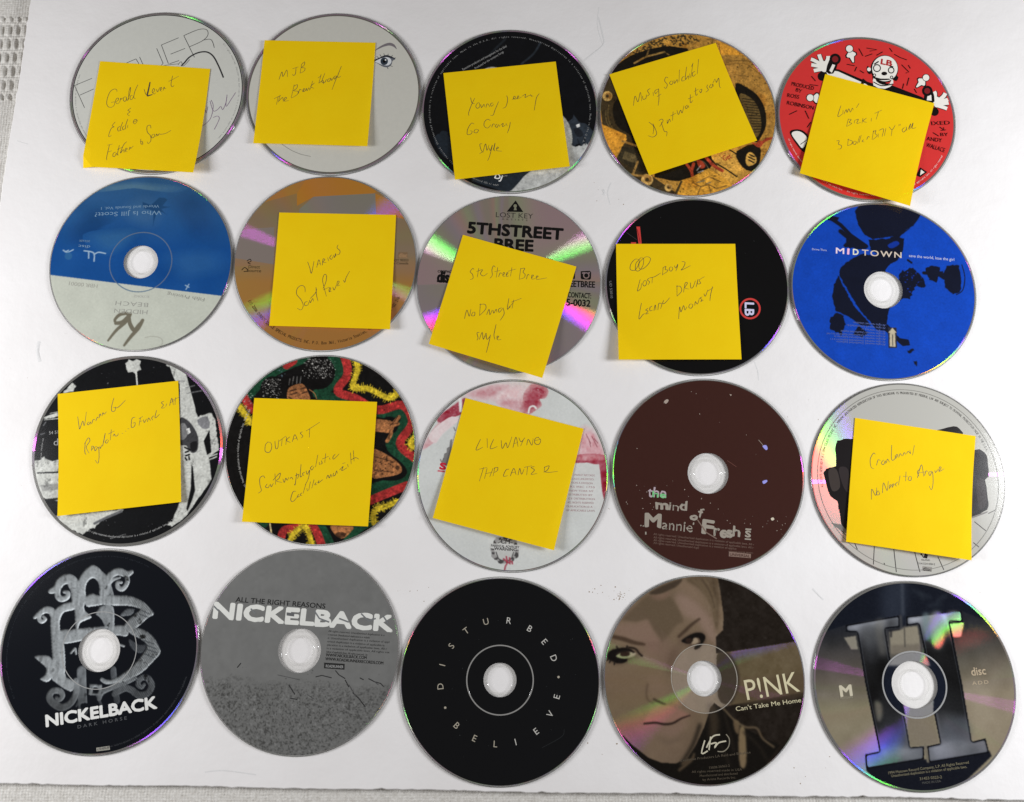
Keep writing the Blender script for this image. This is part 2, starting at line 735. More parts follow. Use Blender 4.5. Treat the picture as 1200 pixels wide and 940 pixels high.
        P_ = [(a[0] + ex[0] * (x - x0) * sx + ey[0] * y * sy + random.gauss(0, rough) * .1, a[1] + ex[1] * (x - x0) * sx + ey[1] * y * sy + random.gauss(0, rough) * .1) for x, y in V]
        d = max(bold, 0) * (sx + sy) * .5
        k = 1 if d < .03 else (4 if d < .15 else 8)
        for i in range(k):
            an = 2 * PI * (i + .5) / k
            ox, oy = (d * math.cos(an), d * math.sin(an)) if k > 1 else (0, 0)
            s.z += .002 if i == 0 else .0006
            s.put([[(P_[i_][0] + ox, P_[i_][1] + oy) for i_ in f] for f in F], m, True)

    def arct(s, body, r, a0, a1, h, m, inward=False, bold=0.0):
        """lettering along a circle (mm, degrees), tops outward or inward"""
        n = len(body)
        s.z += .002
        for i, ch in enumerate(body):
            if ch == ' ':
                continue
            V, F = text_mesh(ch, bold)
            if not V:
                continue
            a = math.radians(a0 + (a1 - a0) * (i + .5) / n)
            s.glyph(V, F, r, a, h, m, inward, abs(math.radians(a1 - a0)) / n * r * .92)

    def glyph(s, V, F, r, a, h, m, inward, maxw=None):
        x0, x1 = min(v[0] for v in V), max(v[0] for v in V)
        k = h / cap()
        kx = k
        if maxw and (x1 - x0) * k > maxw:
            kx = maxw / (x1 - x0)
        up = (math.cos(a), math.sin(a))
        if inward:
            up = (-up[0], -up[1])
        ex = (up[1], -up[0])
        c = (r * math.cos(a), r * math.sin(a))
        P_ = [(c[0] + ex[0] * (x - (x0 + x1) / 2) * kx + up[0] * (y * k - h / 2), c[1] + ex[1] * (x - (x0 + x1) / 2) * kx + up[1] * (y * k - h / 2)) for x, y in V]
        s.put([[P_[i] for i in f] for f in F], m, True)


# ------------------------------------------------------------------ printed pictures (soft-edged halftone prints)
class Print:
    """picture printed on one disc: brushed on a fine raster in disc space, then laid on a fine ring mesh"""
    RES = .3

    def __init__(s, a, base):
        s.a = a
        s.n = int(120 / s.RES) + 1
        ax = -60 + np.arange(s.n) * s.RES
        s.X, s.Y = np.meshgrid(ax, ax)
        s.R = np.hypot(s.X, s.Y)
        s.img = np.zeros((s.n, s.n, 3)) + np.array(base, float)

    def W(s, txt, crop=None):
        c0 = s.a.crop
        if crop:
            s.a.crop = crop
        out = [[s.a.w(q) for q in p] for p in parse(txt)]
        s.a.crop = c0
        return out

    def blur(s, m, sig):
        r = sig / s.RES
        if r < .3:
            return m
        k = max(1, int(r * 2.6))
        w = np.exp(-.5 * (np.arange(-k, k + 1) / r) ** 2)
        w /= w.sum()
        for ax in (0, 1):
            p = np.pad(m, [(k, k) if i == ax else (0, 0) for i in range(2)], mode='edge')
            o = np.zeros_like(m)
            for i in range(2 * k + 1):
                o += w[i] * (p[i:i + s.n, :] if ax == 0 else p[:, i:i + s.n])
            m = o
        return m

    def pm(s, pts, sig=.2):
        m = np.zeros((s.n, s.n), bool)
        k = len(pts)
        for i in range(k):
            (x0, y0), (x1, y1) = pts[i - 1], pts[i]
            if y0 == y1:
                continue
            c = (y0 > s.Y) != (y1 > s.Y)
            m ^= c & (s.X < (x1 - x0) * (s.Y - y0) / (y1 - y0) + x0)
        return s.blur(m.astype(float), sig)

    def dab(s, pts, col, sig=.13):
        """small hard-edged patch, painted only inside its own window"""
        k = 4
        xs, ys = [q[0] for q in pts], [q[1] for q in pts]
        i0, i1 = [int(np.clip((v + 60) / s.RES, 0, s.n)) for v in (min(ys) - 1, max(ys) + 1.5)]
        j0, j1 = [int(np.clip((v + 60) / s.RES, 0, s.n)) for v in (min(xs) - 1, max(xs) + 1.5)]
        if i1 <= i0 or j1 <= j0:
            return
        acc = 0
        for ox, oy in ((-.25, -.25), (.25, -.25), (-.25, .25), (.25, .25)):
            X, Y = s.X[i0:i1, j0:j1] + ox * s.RES * 1.3, s.Y[i0:i1, j0:j1] + oy * s.RES * 1.3
            m = np.zeros(X.shape, bool)
            for i in range(len(pts)):
                (x0, y0), (x1, y1) = pts[i - 1], pts[i]
                if y0 == y1:
                    continue
                m ^= ((y0 > Y) != (y1 > Y)) & (X < (x1 - x0) * (Y - y0) / (y1 - y0) + x0)
            acc = acc + m
        m = (acc / 4)[..., None]
        s.img[i0:i1, j0:j1] = s.img[i0:i1, j0:j1] * (1 - m) + np.array(col, float) * m

    def sm(s, pts, w, sig=.15, taper=False, sub=6):
        """mask of a stroke of width w (mm)"""
        q = catmull(pts, sub) if sub > 1 else pts
        d = np.full((s.n, s.n), 99.)
        k = len(q)
        for i in range(k - 1):
            (x0, y0), (x1, y1) = q[i], q[i + 1]
            dx, dy = x1 - x0, y1 - y0
            l2 = dx * dx + dy * dy + 1e-9
            ww = w / 2 * ((.45 + .55 * math.sin(PI * min(1, .25 + .75 * i / k))) if taper else 1)
            i0, i1 = [int(np.clip((v + 60) / s.RES, 0, s.n)) for v in (min(y0, y1) - w - 1, max(y0, y1) + w + 2)]
            j0, j1 = [int(np.clip((v + 60) / s.RES, 0, s.n)) for v in (min(x0, x1) - w - 1, max(x0, x1) + w + 2)]
            if i1 <= i0 or j1 <= j0:
                continue
            sx, sy = s.X[i0:i1, j0:j1], s.Y[i0:i1, j0:j1]
            t = np.clip(((sx - x0) * dx + (sy - y0) * dy) / l2, 0, 1)
            dd = np.hypot(sx - x0 - t * dx, sy - y0 - t * dy) - ww
            d[i0:i1, j0:j1] = np.minimum(d[i0:i1, j0:j1], dd)
        return s.blur(np.clip(.5 - d / s.RES, 0, 1), sig)

    def mix(s, m, col, op=1.0):
        m = np.clip(m * op, 0, 1)[..., None]
        s.img = s.img * (1 - m) + (col if isinstance(col, np.ndarray) else np.array(col, float)) * m

    def poly(s, txt, col, sig=.25, crop=None, op=1.0, smooth=4):
        for p in s.W(txt, crop):
            s.mix(s.pm(smooth_closed(p, smooth) if smooth else p, sig), col, op)

    def stroke(s, txt, w, col, sig=.2, crop=None, op=1.0, taper=False):
        for p in s.W(txt, crop):
            s.mix(s.sm(p, w, sig, taper), col, op)

    def noise(s, scale, sx=1.0, sy=1.0):
        k = int(120 / scale) + 4
        g = rng.normal(0, 1, (k, k))
        u, v = ((s.X * sx + 60) / scale) % (k - 2), ((s.Y * sy + 60) / scale) % (k - 2)
        i, j = v.astype(int), u.astype(int)
        fu, fv = u - j, v - i
        fu, fv = fu * fu * (3 - 2 * fu), fv * fv * (3 - 2 * fv)
        return (g[i, j] * (1 - fu) * (1 - fv) + g[i, j + 1] * fu * (1 - fv) + g[i + 1, j] * (1 - fu) * fv + g[i + 1, j + 1] * fu * fv)

    def lay(s, mat, rin, rout, parent):
        nr, nt_ = int((rout - rin) / .4), 720
        r = np.linspace(rin, rout, nr + 1)
        t = np.arange(nt_) * 2 * PI / nt_
        Rg, Tg = np.meshgrid(r, t, indexing='ij')
        x, y = Rg * np.cos(Tg), Rg * np.sin(Tg)
        u, v = (x + 60) / s.RES, (y + 60) / s.RES
        i, j = np.clip(v.astype(int), 0, s.n - 2), np.clip(u.astype(int), 0, s.n - 2)
        fu, fv = (u - j)[..., None], (v - i)[..., None]
        im = s.img
        c = im[i, j] * (1 - fu) * (1 - fv) + im[i, j + 1] * fu * (1 - fv) + im[i + 1, j] * (1 - fu) * fv + im[i + 1, j + 1] * fu * fv
        c = np.clip(c, 0, 255) / 255
        c = np.where(c <= .04045, c / 12.92, ((c + .055) / 1.055) ** 2.4) * 1.12
        me = bpy.data.meshes.new('printed_picture')
        nv = (nr + 1) * nt_
        me.vertices.add(nv)
        me.vertices.foreach_set('co', (np.stack([x, y, np.full_like(x, 1.213)], -1) * MM).ravel())
        a = np.arange(nr)[:, None] * nt_ + np.arange(nt_)[None]
        b = np.arange(nr)[:, None] * nt_ + (np.arange(nt_)[None] + 1) % nt_
        q = np.stack([a, a + nt_, b + nt_, b], -1).reshape(-1)
        me.loops.add(len(q))
        me.loops.foreach_set('vertex_index', q)
        me.polygons.add(len(q) // 4)
        me.polygons.foreach_set('loop_start', np.arange(0, len(q), 4))
        me.update(calc_edges=True)
        at = me.attributes.new('print', 'FLOAT_COLOR', 'POINT')
        at.data.foreach_set('color', np.concatenate([c, np.ones_like(c[..., :1])], -1).ravel().astype(np.float32))
        me.materials.append(mat)
        me.validate()
        o = bpy.data.objects.new('printed_picture', me)
        COL.objects.link(o)
        o.parent = parent
        return o


def ink_print():
    m, nt, out = new_mat('picture_print')
    p = N(nt, 'ShaderNodeBsdfPrincipled', i_Roughness=.13)
    p.inputs['Specular IOR Level'].default_value = .4
    at = N(nt, 'ShaderNodeAttribute', attribute_name='print')
    nt.links.new(at.outputs['Color'], p.inputs['Base Color'])
    nt.links.new(p.outputs[0], out.inputs[0])
    return m


# pictures: each painter fills the Print of its disc
def pic16(p):
    A, B = (30, 650, 6.265), (30, 750, 6.712)
    hgt = np.zeros((p.n, p.n))
    def add(m, w=1.0):
        nonlocal hgt
        hgt = np.maximum(hgt, m * w)
    def hole(txt, crop):
        nonlocal hgt
        for q in p.W(txt, crop):
            hgt = hgt * (1 - p.pm(smooth_closed(q, 4), .2))
    def pl(txt, crop, w=1.0, sm=3):
        for q in p.W(txt, crop):
            add(p.pm(smooth_closed(q, sm), .18), w)
    def st(txt, wd, crop, w=1.0, tp=True):
        for q in p.W(txt, crop):
            add(p.sm(q, wd, .12, tp), w)
    # lower stems first, they fade into the black
    st('440,240 445,420 455,560', 5.6, B, .62, False)
    st('690,230 700,330 720,480', 3.6, B, .5, False)
    st('470,300 440,440 400,520/560,430 600,520', 1.8, B, .5)
    pl('365,345 270,362 215,405 188,440 184,520 194,700 200,830 190,900 220,935 285,930 290,860 292,780 282,660 255,560 252,500 262,455 290,420 365,400', A)
    pl('250,556 370,545 500,530 640,522 725,518 762,560 740,600 660,592 500,610 380,640 262,650', A, .9)
    pl('372,235 390,180 430,118 470,84 495,75 530,90 570,130 602,168 604,300 545,300 540,220 512,178 482,176 450,210 440,262 446,330 430,380 440,415 470,440 484,462 440,482 400,505 382,560 368,545 360,350', A)
    pl('600,165 640,262 642,310 545,300', A, .75)
    pl('520,405 560,378 645,382 656,560 690,700 640,700 610,600 560,480 512,432', A, .8)
    pl('440,312 488,284 540,298 720,298 800,314 870,350 922,402 942,440 905,460 860,500 810,542 762,572 722,520 772,460 830,412 840,396 760,376 640,372 540,372 450,382', A)
    pl('760,560 820,540 880,558 940,608 986,690 986,730 930,792 860,862 790,902 700,938 560,938 650,912 740,852 800,800 850,740 892,670 850,622 790,592', A)
    pl('695,446 742,398 802,402 782,440 742,450', A, .6)
    pl('760,620 830,660 890,665 850,725 780,690', A, .45)
    pl('65,745 150,738 200,770 216,830 204,885 180,922 150,934 108,912 142,880 152,832 110,790', A, .95)
    st('376,245 342,192 300,178 258,200 226,250 186,266', 6.2, A)
    st('345,215 366,262 372,345', 5.5, A, 1, False)
    st('240,250 236,300 264,326 304,312 312,282 284,272', 3.6, A)
    st('602,205 624,152 680,124 742,142 778,128', 4.6, A)
    st('742,150 748,200 716,250 680,240 674,205 704,204', 3.0, A)
    st('608,300 614,222 642,186 694,168', 2.2, A, .8)
    st('200,440 190,414 150,404 110,426 70,458', 4.2, A)
    st('112,432 100,470 120,492 146,476 130,454', 2.4, A)
    pl('212,190 198,260 216,312 300,380 370,402 382,322 322,296 304,250', B, .9)
    st('395,320 402,400 362,488 290,530 222,500 188,450 214,402 270,402 292,440 264,472 244,455', 4.2, B, .75)
    st('700,425 780,382 832,392 890,432 958,420 992,360 960,300 910,300 884,345 912,372 934,350', 4.0, B, .62)
    st('580,462 602,412 682,372 780,340 870,300', 3.2, B, .7)
    st('600,310 640,330 720,320 800,270', 2.6, B, .8)
    pl('505,345 600,352 612,440 498,432', B, .8, 1)
    hole('535,375 572,380 566,416 532,410/440,500 500,500 500,540 440,540', B)
    hole('470,385 505,380 540,388 520,420 505,450 490,430 465,410/468,500 555,485 556,520 470,528', A)
    hole('330,720 355,680 375,690 365,730', A)
    st('335,722 362,690 372,730/690,660 722,672', 1.6, A, .9)
    # engraved look of the artwork
    h = p.blur(hgt, .45) + .4 * p.blur(hgt, 1.3)
    gy, gx = np.gradient(h, p.RES)
    tone = 142 + 92 * np.clip(-gx * .8 + gy * .9, -1.0, .95)
    grit = p.noise(.9) * .6 + p.noise(.45) * .5
    brush = p.noise(1.1, 1.0, .22)
    tone = tone + 9 * grit + 9 * brush
    worn = np.clip(p.noise(3.2) + .7 * p.noise(1.2) - 1.25, 0, 1) * (.35 + .65 * np.clip((p.X + 10) / 20, 0, 1))
    right = np.clip((p.X - 6) / 18, 0, 1)
    hatch = .5 + .5 * np.sin((p.X * .9 + p.Y * .7) * 5.5 + 1.5 * p.noise(2.5))
    tone = tone * (1 - .75 * worn) * (1 - right * .45 * hatch)
    fade = np.clip((p.Y + 44) / 26, 0, 1)
    tone = 12 + (tone - 12) * (.12 + .88 * fade)
    m = np.clip(hgt * 1.15, 0, 1)
    m = np.where(hgt > .05, m, 0)
    p.mix(m, np.stack([tone * .97, tone, tone * 1.01], -1))
    p.stroke('640,425 600,410/650,445 600,425/655,462 606,445/640,482 600,465/622,300 590,285/616,314 580,300', .4, (48, 52, 56), .15)


def pic17(p):
    g = p.noise(5.0) * .6 + p.noise(2.0) * .5
    p.img += (g * 2.2)[..., None]
    lim = -17.5 + 1.5 * np.sin(p.X * .12) + 1.2 * p.noise(4.0) - .04 * p.X
    m = np.clip((lim - p.Y) / 9, 0, 1) ** .7
    m = np.where(p.Y < lim, .25 + .75 * m, 0)
    f = .7 * p.noise(.75) + .9 * p.noise(.45) + .6 * p.noise(1.4)
    dark = np.clip(f - .25, 0, 1.2)
    lite = np.clip(-f - 1.0, 0, 1)
    p.img = p.img - (m * (6 + 30 * dark) - m * 18 * lite)[..., None]
    sky = np.clip((p.noise(.8) + p.noise(2.2)) - 2.6, 0, 1) * (p.Y < -4) * (p.Y > lim)
    p.img -= (sky * 45)[..., None]


def pic19(p):
    F, G = (705, 672, 7.967), (705, 780, 6.0)
    p.img += ((p.noise(9) * 2.5 + p.noise(4) * 2.0))[..., None] * np.array([1, .9, .7])
    p.poly('80,600 160,560 300,620 420,680 520,760 480,900 300,960 60,960', (132, 112, 90), 3.0, F)
    p.poly('20,60 200,20 420,10 480,200 300,280 80,260', (126, 106, 82), 3.0, G)
    p.poly('150,470 330,468 430,438 500,560 545,640 420,650 300,622 130,570', (138, 114, 96), 1.2, F)
    p.poly('690,190 820,210 950,330 1050,480 1066,660 960,560 900,440 800,420 720,330', (146, 122, 106), 1.8, F)
    p.poly('700,90 800,80 900,160 960,260 1000,330 900,260 780,180', (136, 114, 94), 1.8, F)
    p.poly('150,480 190,440 330,450 430,428 470,500 545,610 562,650 640,560 700,480 762,440 700,300 640,215 560,230 450,195 300,320 200,420', (103, 87, 68), .7, F, .92)
    p.poly('450,205 560,190 640,170 600,230 520,250', (128, 102, 86), .9, F, .8)
    p.poly('440,188 560,118 750,50 702,120 640,152 540,192', (72, 60, 48), .45, F)
    p.poly('790,60 900,30 1080,50 1086,480 1062,500 1030,330 980,220 900,130', (98, 82, 63), .7, F)
    p.stroke('900,60 980,160 1040,300 1066,440/960,50 1030,180 1066,330/850,60 930,130 990,230', 1.2, (122, 104, 80), .5, F, .6)
    p.stroke('940,60 1010,170 1055,320/1040,60 1062,200', .8, (76, 62, 48), .4, F, .6)
    # face shading
    p.poly('560,640 600,620 640,700 620,860 560,930 540,800', (128, 106, 88), 2.2, F)
    p.poly('640,720 720,690 700,800 650,930 600,940 610,830', (106, 86, 70), 1.6, F, .8)
    p.poly('700,620 740,600 760,690 700,720', (112, 92, 76), 1.5, F, .7)
    p.poly('420,640 540,640 520,760 420,740', (136, 108, 94), 2.2, F, .7)
    p.poly('330,60 420,80 470,180 440,240 340,200', (132, 110, 88), 2.2, G)
    p.stroke('322,130 314,200 328,245 366,262', 1.0, (92, 75, 58), .55, G, .85)
    p.stroke('366,236 410,258 452,276', 1.4, (62, 47, 38), .45, G, .9, True)
    p.poly('460,250 500,240 520,300 470,290', (108, 88, 74), 1.2, G, .6)
    # brows and eyes
    p.stroke('108,592 200,612 300,645 396,662', 2.6, (74, 57, 44), .45, F, .9, True)
    p.stroke('720,590 780,535 840,478 915,424', 2.0, (70, 55, 43), .45, F, .9, True)
    p.poly('50,790 58,745 110,700 200,688 300,700 380,765 300,800 220,840 130,850', (92, 74, 58), 1.2, F, .8)
    p.poly('55,795 58,745 110,708 200,694 262,702 300,735 250,728 180,732 140,755 182,790 240,798 222,830 150,840 90,818', (20, 17, 15), .35, F)
    p.poly('132,765 180,736 262,726 322,746 290,776 220,790 160,786', (168, 150, 126), .35, F, 1, 3)
    p.poly('172,765 180,735 215,724 256,732 264,758 236,776 196,776', (50, 36, 28), .35, F)
    p.stroke('130,762 180,732 255,722 300,736/250,690 315,704 352,748 378,770', 1.1, (26, 20, 17), .3, F, .85)
    p.stroke('60,800 52,812/80,815 74,832/120,835 118,850/150,700 140,682/235,695 238,676', .8, (24, 20, 18), .25, F)
    p.poly('735,640 790,585 860,555 940,545 975,590 960,660 900,715 840,700', (96, 78, 64), 1.3, F, .8)
    p.poly('742,632 790,592 850,562 900,550 952,566 968,600 950,645 905,700 862,708 880,672 922,642 905,602 872,606 850,642 800,655', (20, 17, 15), .35, F)
    p.poly('862,604 892,608 902,640 872,658 838,656 848,632', (164, 146, 122), .35, F)
    p.poly('780,625 800,604 836,606 846,632 822,652 792,648', (48, 35, 28), .4, F)
    # mouth
    p.poly('298,402 350,310 402,276 440,284 470,280 540,304 622,350 560,376 490,402 380,408', (150, 112, 96), .8, G, .9)
    p.poly('330,412 480,418 594,384 566,456 500,496 420,482', (132, 108, 92), 1.3, G, .8)
    p.poly('380,500 480,528 572,482 545,525 465,552', (104, 88, 72), 1.2, G, .8)
    p.stroke('300,408 380,402 440,412 500,405 560,372 622,350', 1.3, (46, 33, 28), .35, G, 1, True)
    p.poly('560,480 640,420 700,330 720,430 660,560 600,650 520,684 440,680 560,600', (112, 95, 76), 2.0, G, .8)
    p.poly('150,440 230,560 330,640 300,560 200,420', (112, 95, 78), 1.8, G, .7)
    # dark room behind, panel and jacket
    p.poly('486,20 650,40 780,150 840,300 484,352 484,282 512,256 515,200 500,90', (36, 30, 25), .3, None, 1, 0)
    p.poly('560,345 484,352 490,420 560,600 880,520 880,290', (104, 90, 66), .25, None, 1, 0)
    p.poly('470,575 880,502 880,800 700,860 520,700', (34, 28, 23), .35, None, 1, 0)
    dk = np.clip(p.noise(4) * .6 + p.noise(1.6) * .5, -1.5, 1.5) * (p.X > 4)
    p.img += (dk * 5)[..., None]
    p.poly('488,360 540,352 575,420 575,500 540,560 490,530', (52, 44, 36), .8, None, .85)
    p.poly('600,480 870,430 870,520 590,560', (84, 70, 52), 1.2, None, .6)
    p.poly('40,470 150,490 220,562 330,648 420,682 520,688 602,652 662,560 722,430 762,310 792,262 880,330 960,420 1250,560 1000,900 300,900 0,700', (20, 17, 14), .25, G, 1, 0)
    p.stroke('770,290 792,400 780,500', 5.5, (66, 55, 42), 1.4, G, .8, True)
    p.stroke('690,420 640,560 560,690', 2.2, (44, 37, 29), .9, G)
    p.stroke('796,232 870,318 932,382 1010,432 1090,440 1132,512 1210,572', 1.1, (108, 92, 70), .45, G, .9)
    p.poly('972,440 1006,448 1018,640 1006,716 974,702 962,560', (134, 114, 84), .5, G, .95)
    p.poly('926,386 966,398 964,476 938,462', (112, 94, 70), .5, G, .9)
    p.stroke('545,735 632,662 650,620/570,690 610,660', 1.6, (96, 80, 60), .5, G, .85, True)
    p.stroke('1000,470 1100,560 1160,660/860,330 900,470 930,600/840,560 900,700', 1.4, (40, 34, 27), .8, G, .8)
    inner = np.clip((19.4 - p.R) / .5, 0, 1)
    p.mix(inner * (p.img.mean(-1) > 70), (206, 196, 184), .34)
    p.mix(inner * (p.img.mean(-1) <= 70), (120, 110, 98), .18)
    p.img += (p.noise(.6) * 1.6)[..., None]


def pic20(p):
    A, B = (950, 680, 5.0), (950, 800, 5.0)
    t = np.clip((36 - p.Y + .1 * p.X) / 46, 0, 1)[..., None]
    side = np.array([36, 38, 44.]) * (1 - t) + np.array([150, 140, 116.]) * t
    p.img = side + ((p.noise(14) * 5 + p.noise(6) * 3))[..., None]
    # dark caps
    p.poly('-40,340 205,262 520,206 522,275 552,275 560,212 870,176 1010,230 900,-40 500,-60 100,0', (20, 24, 34), .3, A, 1, 0)
    p.poly('420,40 520,0 560,0 540,240 430,250', (46, 52, 64), 3.0, A, .8)
    p.stroke('535,20 540,200', 1.6, (84, 90, 100), .7, A, .6)
    p.stroke('600,60 700,100/640,80 660,110/740,120 790,90/690,150 760,140', 2.0, (46, 52, 60), 1.0, A, .6)
    p.poly('320,420 325,515 500,680 800,680 1060,430 1048,400 660,450', (20, 23, 32), .3, B, 1, 0)
    # numerals: heavy black outline, chrome face
    L = p.W('205,262 205,302 272,306', A)[0] + p.W('318,0 402,402 318,420 326,506 664,450 664,372 582,378 548,180', B)[0] + p.W('462,440 436,284 522,276 520,206', A)[0]
    Rr = p.W('560,212 560,268 632,256 662,400', A)[0] + p.W('722,180 758,356 680,372 692,470 1046,412 1024,326 944,346 886,0', B)[0] + p.W('812,238 892,246 882,176', A)[0]
    stops = [(52, 120), (44, 168), (38, 156), (33, 120), (26, 58), (16, 26), (-2, 20), (-16, 30), (-24, 62), (-31, 84), (-36, 116), (-46, 92)]
    ys = [q[0] for q in stops][::-1]
    vs = [q[1] for q in stops][::-1]
    yy = p.Y - .1 * p.X + 2.2 * p.noise(9)
    tone = np.interp(yy, ys, vs) * 1.12
    tone = tone * (1 + .16 * p.noise(7, 1, .5))
    face = np.stack([tone * .98, tone, tone * 1.05], -1)
    for q in (L, Rr):
        m = p.pm(q, .2)
        p.mix(m, (12, 14, 20))
        inn = np.clip((p.blur(p.pm(q, 0.0), .8) - .80) / .12, 0, 1)
        p.mix(p.blur(inn, .15), face)
        rim = np.clip(1 - np.abs(p.blur(p.pm(q, 0.0), .9) - .93) / .05, 0, 1)
        p.mix(rim, (98, 102, 110), .45)
    p.poly('655,210 690,200 700,330 665,340', (130, 150, 152), 1.0, A, .7)
    p.poly('700,210 765,196 776,360 738,402 706,340', (152, 156, 144), 1.2, A, .85)
    p.poly('800,190 862,182 866,224 806,240', (132, 112, 108), .8, A, .7)
    p.poly('290,270 380,250 400,330 330,380', (86, 88, 90), 1.6, A, .6)
    p.poly('380,240 430,230 425,300 440,420 410,440 385,330', (112, 110, 104), 1.3, A, .6)
    p.poly('375,110 410,120 420,180 400,230 382,190', (122, 120, 108), .9, B, .85)
    p.poly('430,270 540,250 560,370 440,400', (64, 66, 78), 2.0, B, .6)
    p.poly('780,230 900,210 930,330 780,350', (80, 84, 92), 2.0, B, .6)
    p.stroke('345,430 340,480/700,385 705,440', .8, (130, 132, 136), .4, B, .7)
    p.stroke('545,150 575,375 660,375/740,180 770,350', .9, (104, 106, 112), .4, B, .5)
    # tan windows
    p.poly('460,300 520,288 545,276 625,266 640,360 640,420 470,430', (150, 142, 124), .4, A, 1, 0)
    p.poly('470,380 640,372 640,430 470,440', (120, 112, 100), .6, A, .8, 0)
    p.stroke('548,270 552,390', .7, (84, 80, 74), .3, A)
    p.stroke('456,296 520,286/470,290 470,330', 1.0, (36, 36, 40), .4, A)
    p.poly('556,190 716,180 746,352 664,366 588,374', (138, 128, 108), .3, B, 1, 0)
    p.stroke('672,370 686,462', 1.4, (128, 120, 104), .3, B)
    p.stroke('526,210 532,280', 1.4, (70, 70, 72), .5, A)
    p.poly('195,336 264,326 276,404 236,404', (148, 142, 128), .3, A, 1, 0)
    p.poly('815,256 896,250 880,330 836,334', (176, 158, 152), .3, A, 1, 0)
    # print under the clear hub
    inner = np.clip((18.4 - p.R) / .4, 0, 1)
    p.mix(inner, (22, 28, 42), .9)
    up = p.pm(p.W('470,380 640,372 700,500 440,500', A)[0], .6)
    dn = p.pm(p.W('540,110 720,100 716,200 560,210', B)[0], .3)
    p.mix(inner * np.maximum(up, dn), (168, 166, 164), .85)
    p.img += (p.noise(.7) * 1.8)[..., None]


# ------------------------------------------------------------------ table cloth and board
ZC = -5.2        # top of the cloth, mm


def build_cloth():
    m, nt, out = new_mat('cloth')
    p = N(nt, 'ShaderNodeBsdfPrincipled', i_Roughness=.95)
    p.inputs['Specular IOR Level'].default_value = .05
    tc = N(nt, 'ShaderNodeTexCoord')
    n1 = N(nt, 'ShaderNodeTexNoise', i_Scale=500.0, i_Detail=5.0, i_Roughness=.7)
    nt.links.new(tc.outputs['Object'], n1.inputs['Vector'])
    cr = N(nt, 'ShaderNodeValToRGB')
    cr.color_ramp.elements[0].position = .3
    cr.color_ramp.elements[0].color = (.52, .495, .45, 1)
    cr.color_ramp.elements[1].position = .7
    cr.color_ramp.elements[1].color = (.76, .74, .70, 1)
    nt.links.new(n1.outputs[0], cr.inputs[0])
    nt.links.new(cr.outputs[0], p.inputs['Base Color'])
    nt.links.new(p.outputs[0], out.inputs[0])
    V, F = [], []

    def grid(x0, x1, y0, y1, st):
        nx, ny = int((x1 - x0) / st), int((y1 - y0) / st)
        xs = x0 + np.arange(nx + 1) * st
        ys = y0 + np.arange(ny + 1) * st
        X, Y = np.meshgrid(xs, ys)
        # plain weave of fine yarns
        yarn = .17 * (np.sin(X * 2 * PI / 1.9 + .6 * np.sin(Y * .9)) + .7 * np.sin(Y * 2 * PI / 1.6 + .5 * np.sin(X * .7))) * (.75 + .25 * np.sin(X * .53 + Y * .41))
        # bands of floating yarns: short upright loops in rows, grouped, then a plain band
        inb = (((Y - 288) % 200) < 63).astype(float)
        vx = (X % 5.6) / 5.6
        vy = ((Y + (np.floor(X / 5.6) % 2) * 0) % 10.5) / 10.5
        loop = np.clip(1 - ((vx - .5) / .36) ** 2, 0, 1) ** .5 * np.clip(1 - ((vy - .45) / .40) ** 2, 0, 1) ** .5
        hole = np.clip(1 - ((vx - .02) / .16) ** 2, 0, 1) + np.clip(1 - ((vx - .98) / .16) ** 2, 0, 1)
        hole = hole * np.clip(1 - ((vy - .45) / .42) ** 2, 0, 1)
        rail = np.clip(1 - ((vy - .95) / .12) ** 2, 0, 1)
        wob = .25 * np.sin(X * .11 + 1) * np.sin(Y * .083) + .12 * np.sin(X * .031 + Y * .027)
        Z = ZC - 1.3 + yarn + inb * (1.0 * loop - 1.0 * hole + .5 * rail) + wob + rng.normal(0, .05, X.shape)
        b = len(V)
        V.extend(map(tuple, np.stack([X.ravel(), Y.ravel(), Z.ravel()], 1)))
        idx = b + np.arange((nx + 1) * (ny + 1)).reshape(ny + 1, nx + 1)
        F.extend(map(tuple, np.stack([idx[:-1, :-1].ravel(), idx[:-1, 1:].ravel(), idx[1:, 1:].ravel(), idx[1:, :-1].ravel()], 1)))

    grid(-395, -328, 200, 400, .5)
    grid(-330, 330, -185, -145, .5)
    for (x0, x1, y0, y1) in ((-600, -395, -400, 600), (-395, -328, -400, 200), (-395, -328, 400, 600), (-328, 600, -400, -185.2), (-328, 600, -145, 600), (330, 600, -185.2, -145), (-328, -330, -185, -145)):
        b = len(V)
        V.extend([(x0, y0, ZC - 1.4), (x1, y0, ZC - 1.4), (x1, y1, ZC - 1.4), (x0, y1, ZC - 1.4)])
        F.append((b, b + 1, b + 2, b + 3))
    o = link('tablecloth', V, F, [m], smooth=True)
    tag(o, 'off white woven cotton cloth with raised bands lying under the white board', 'tablecloth')


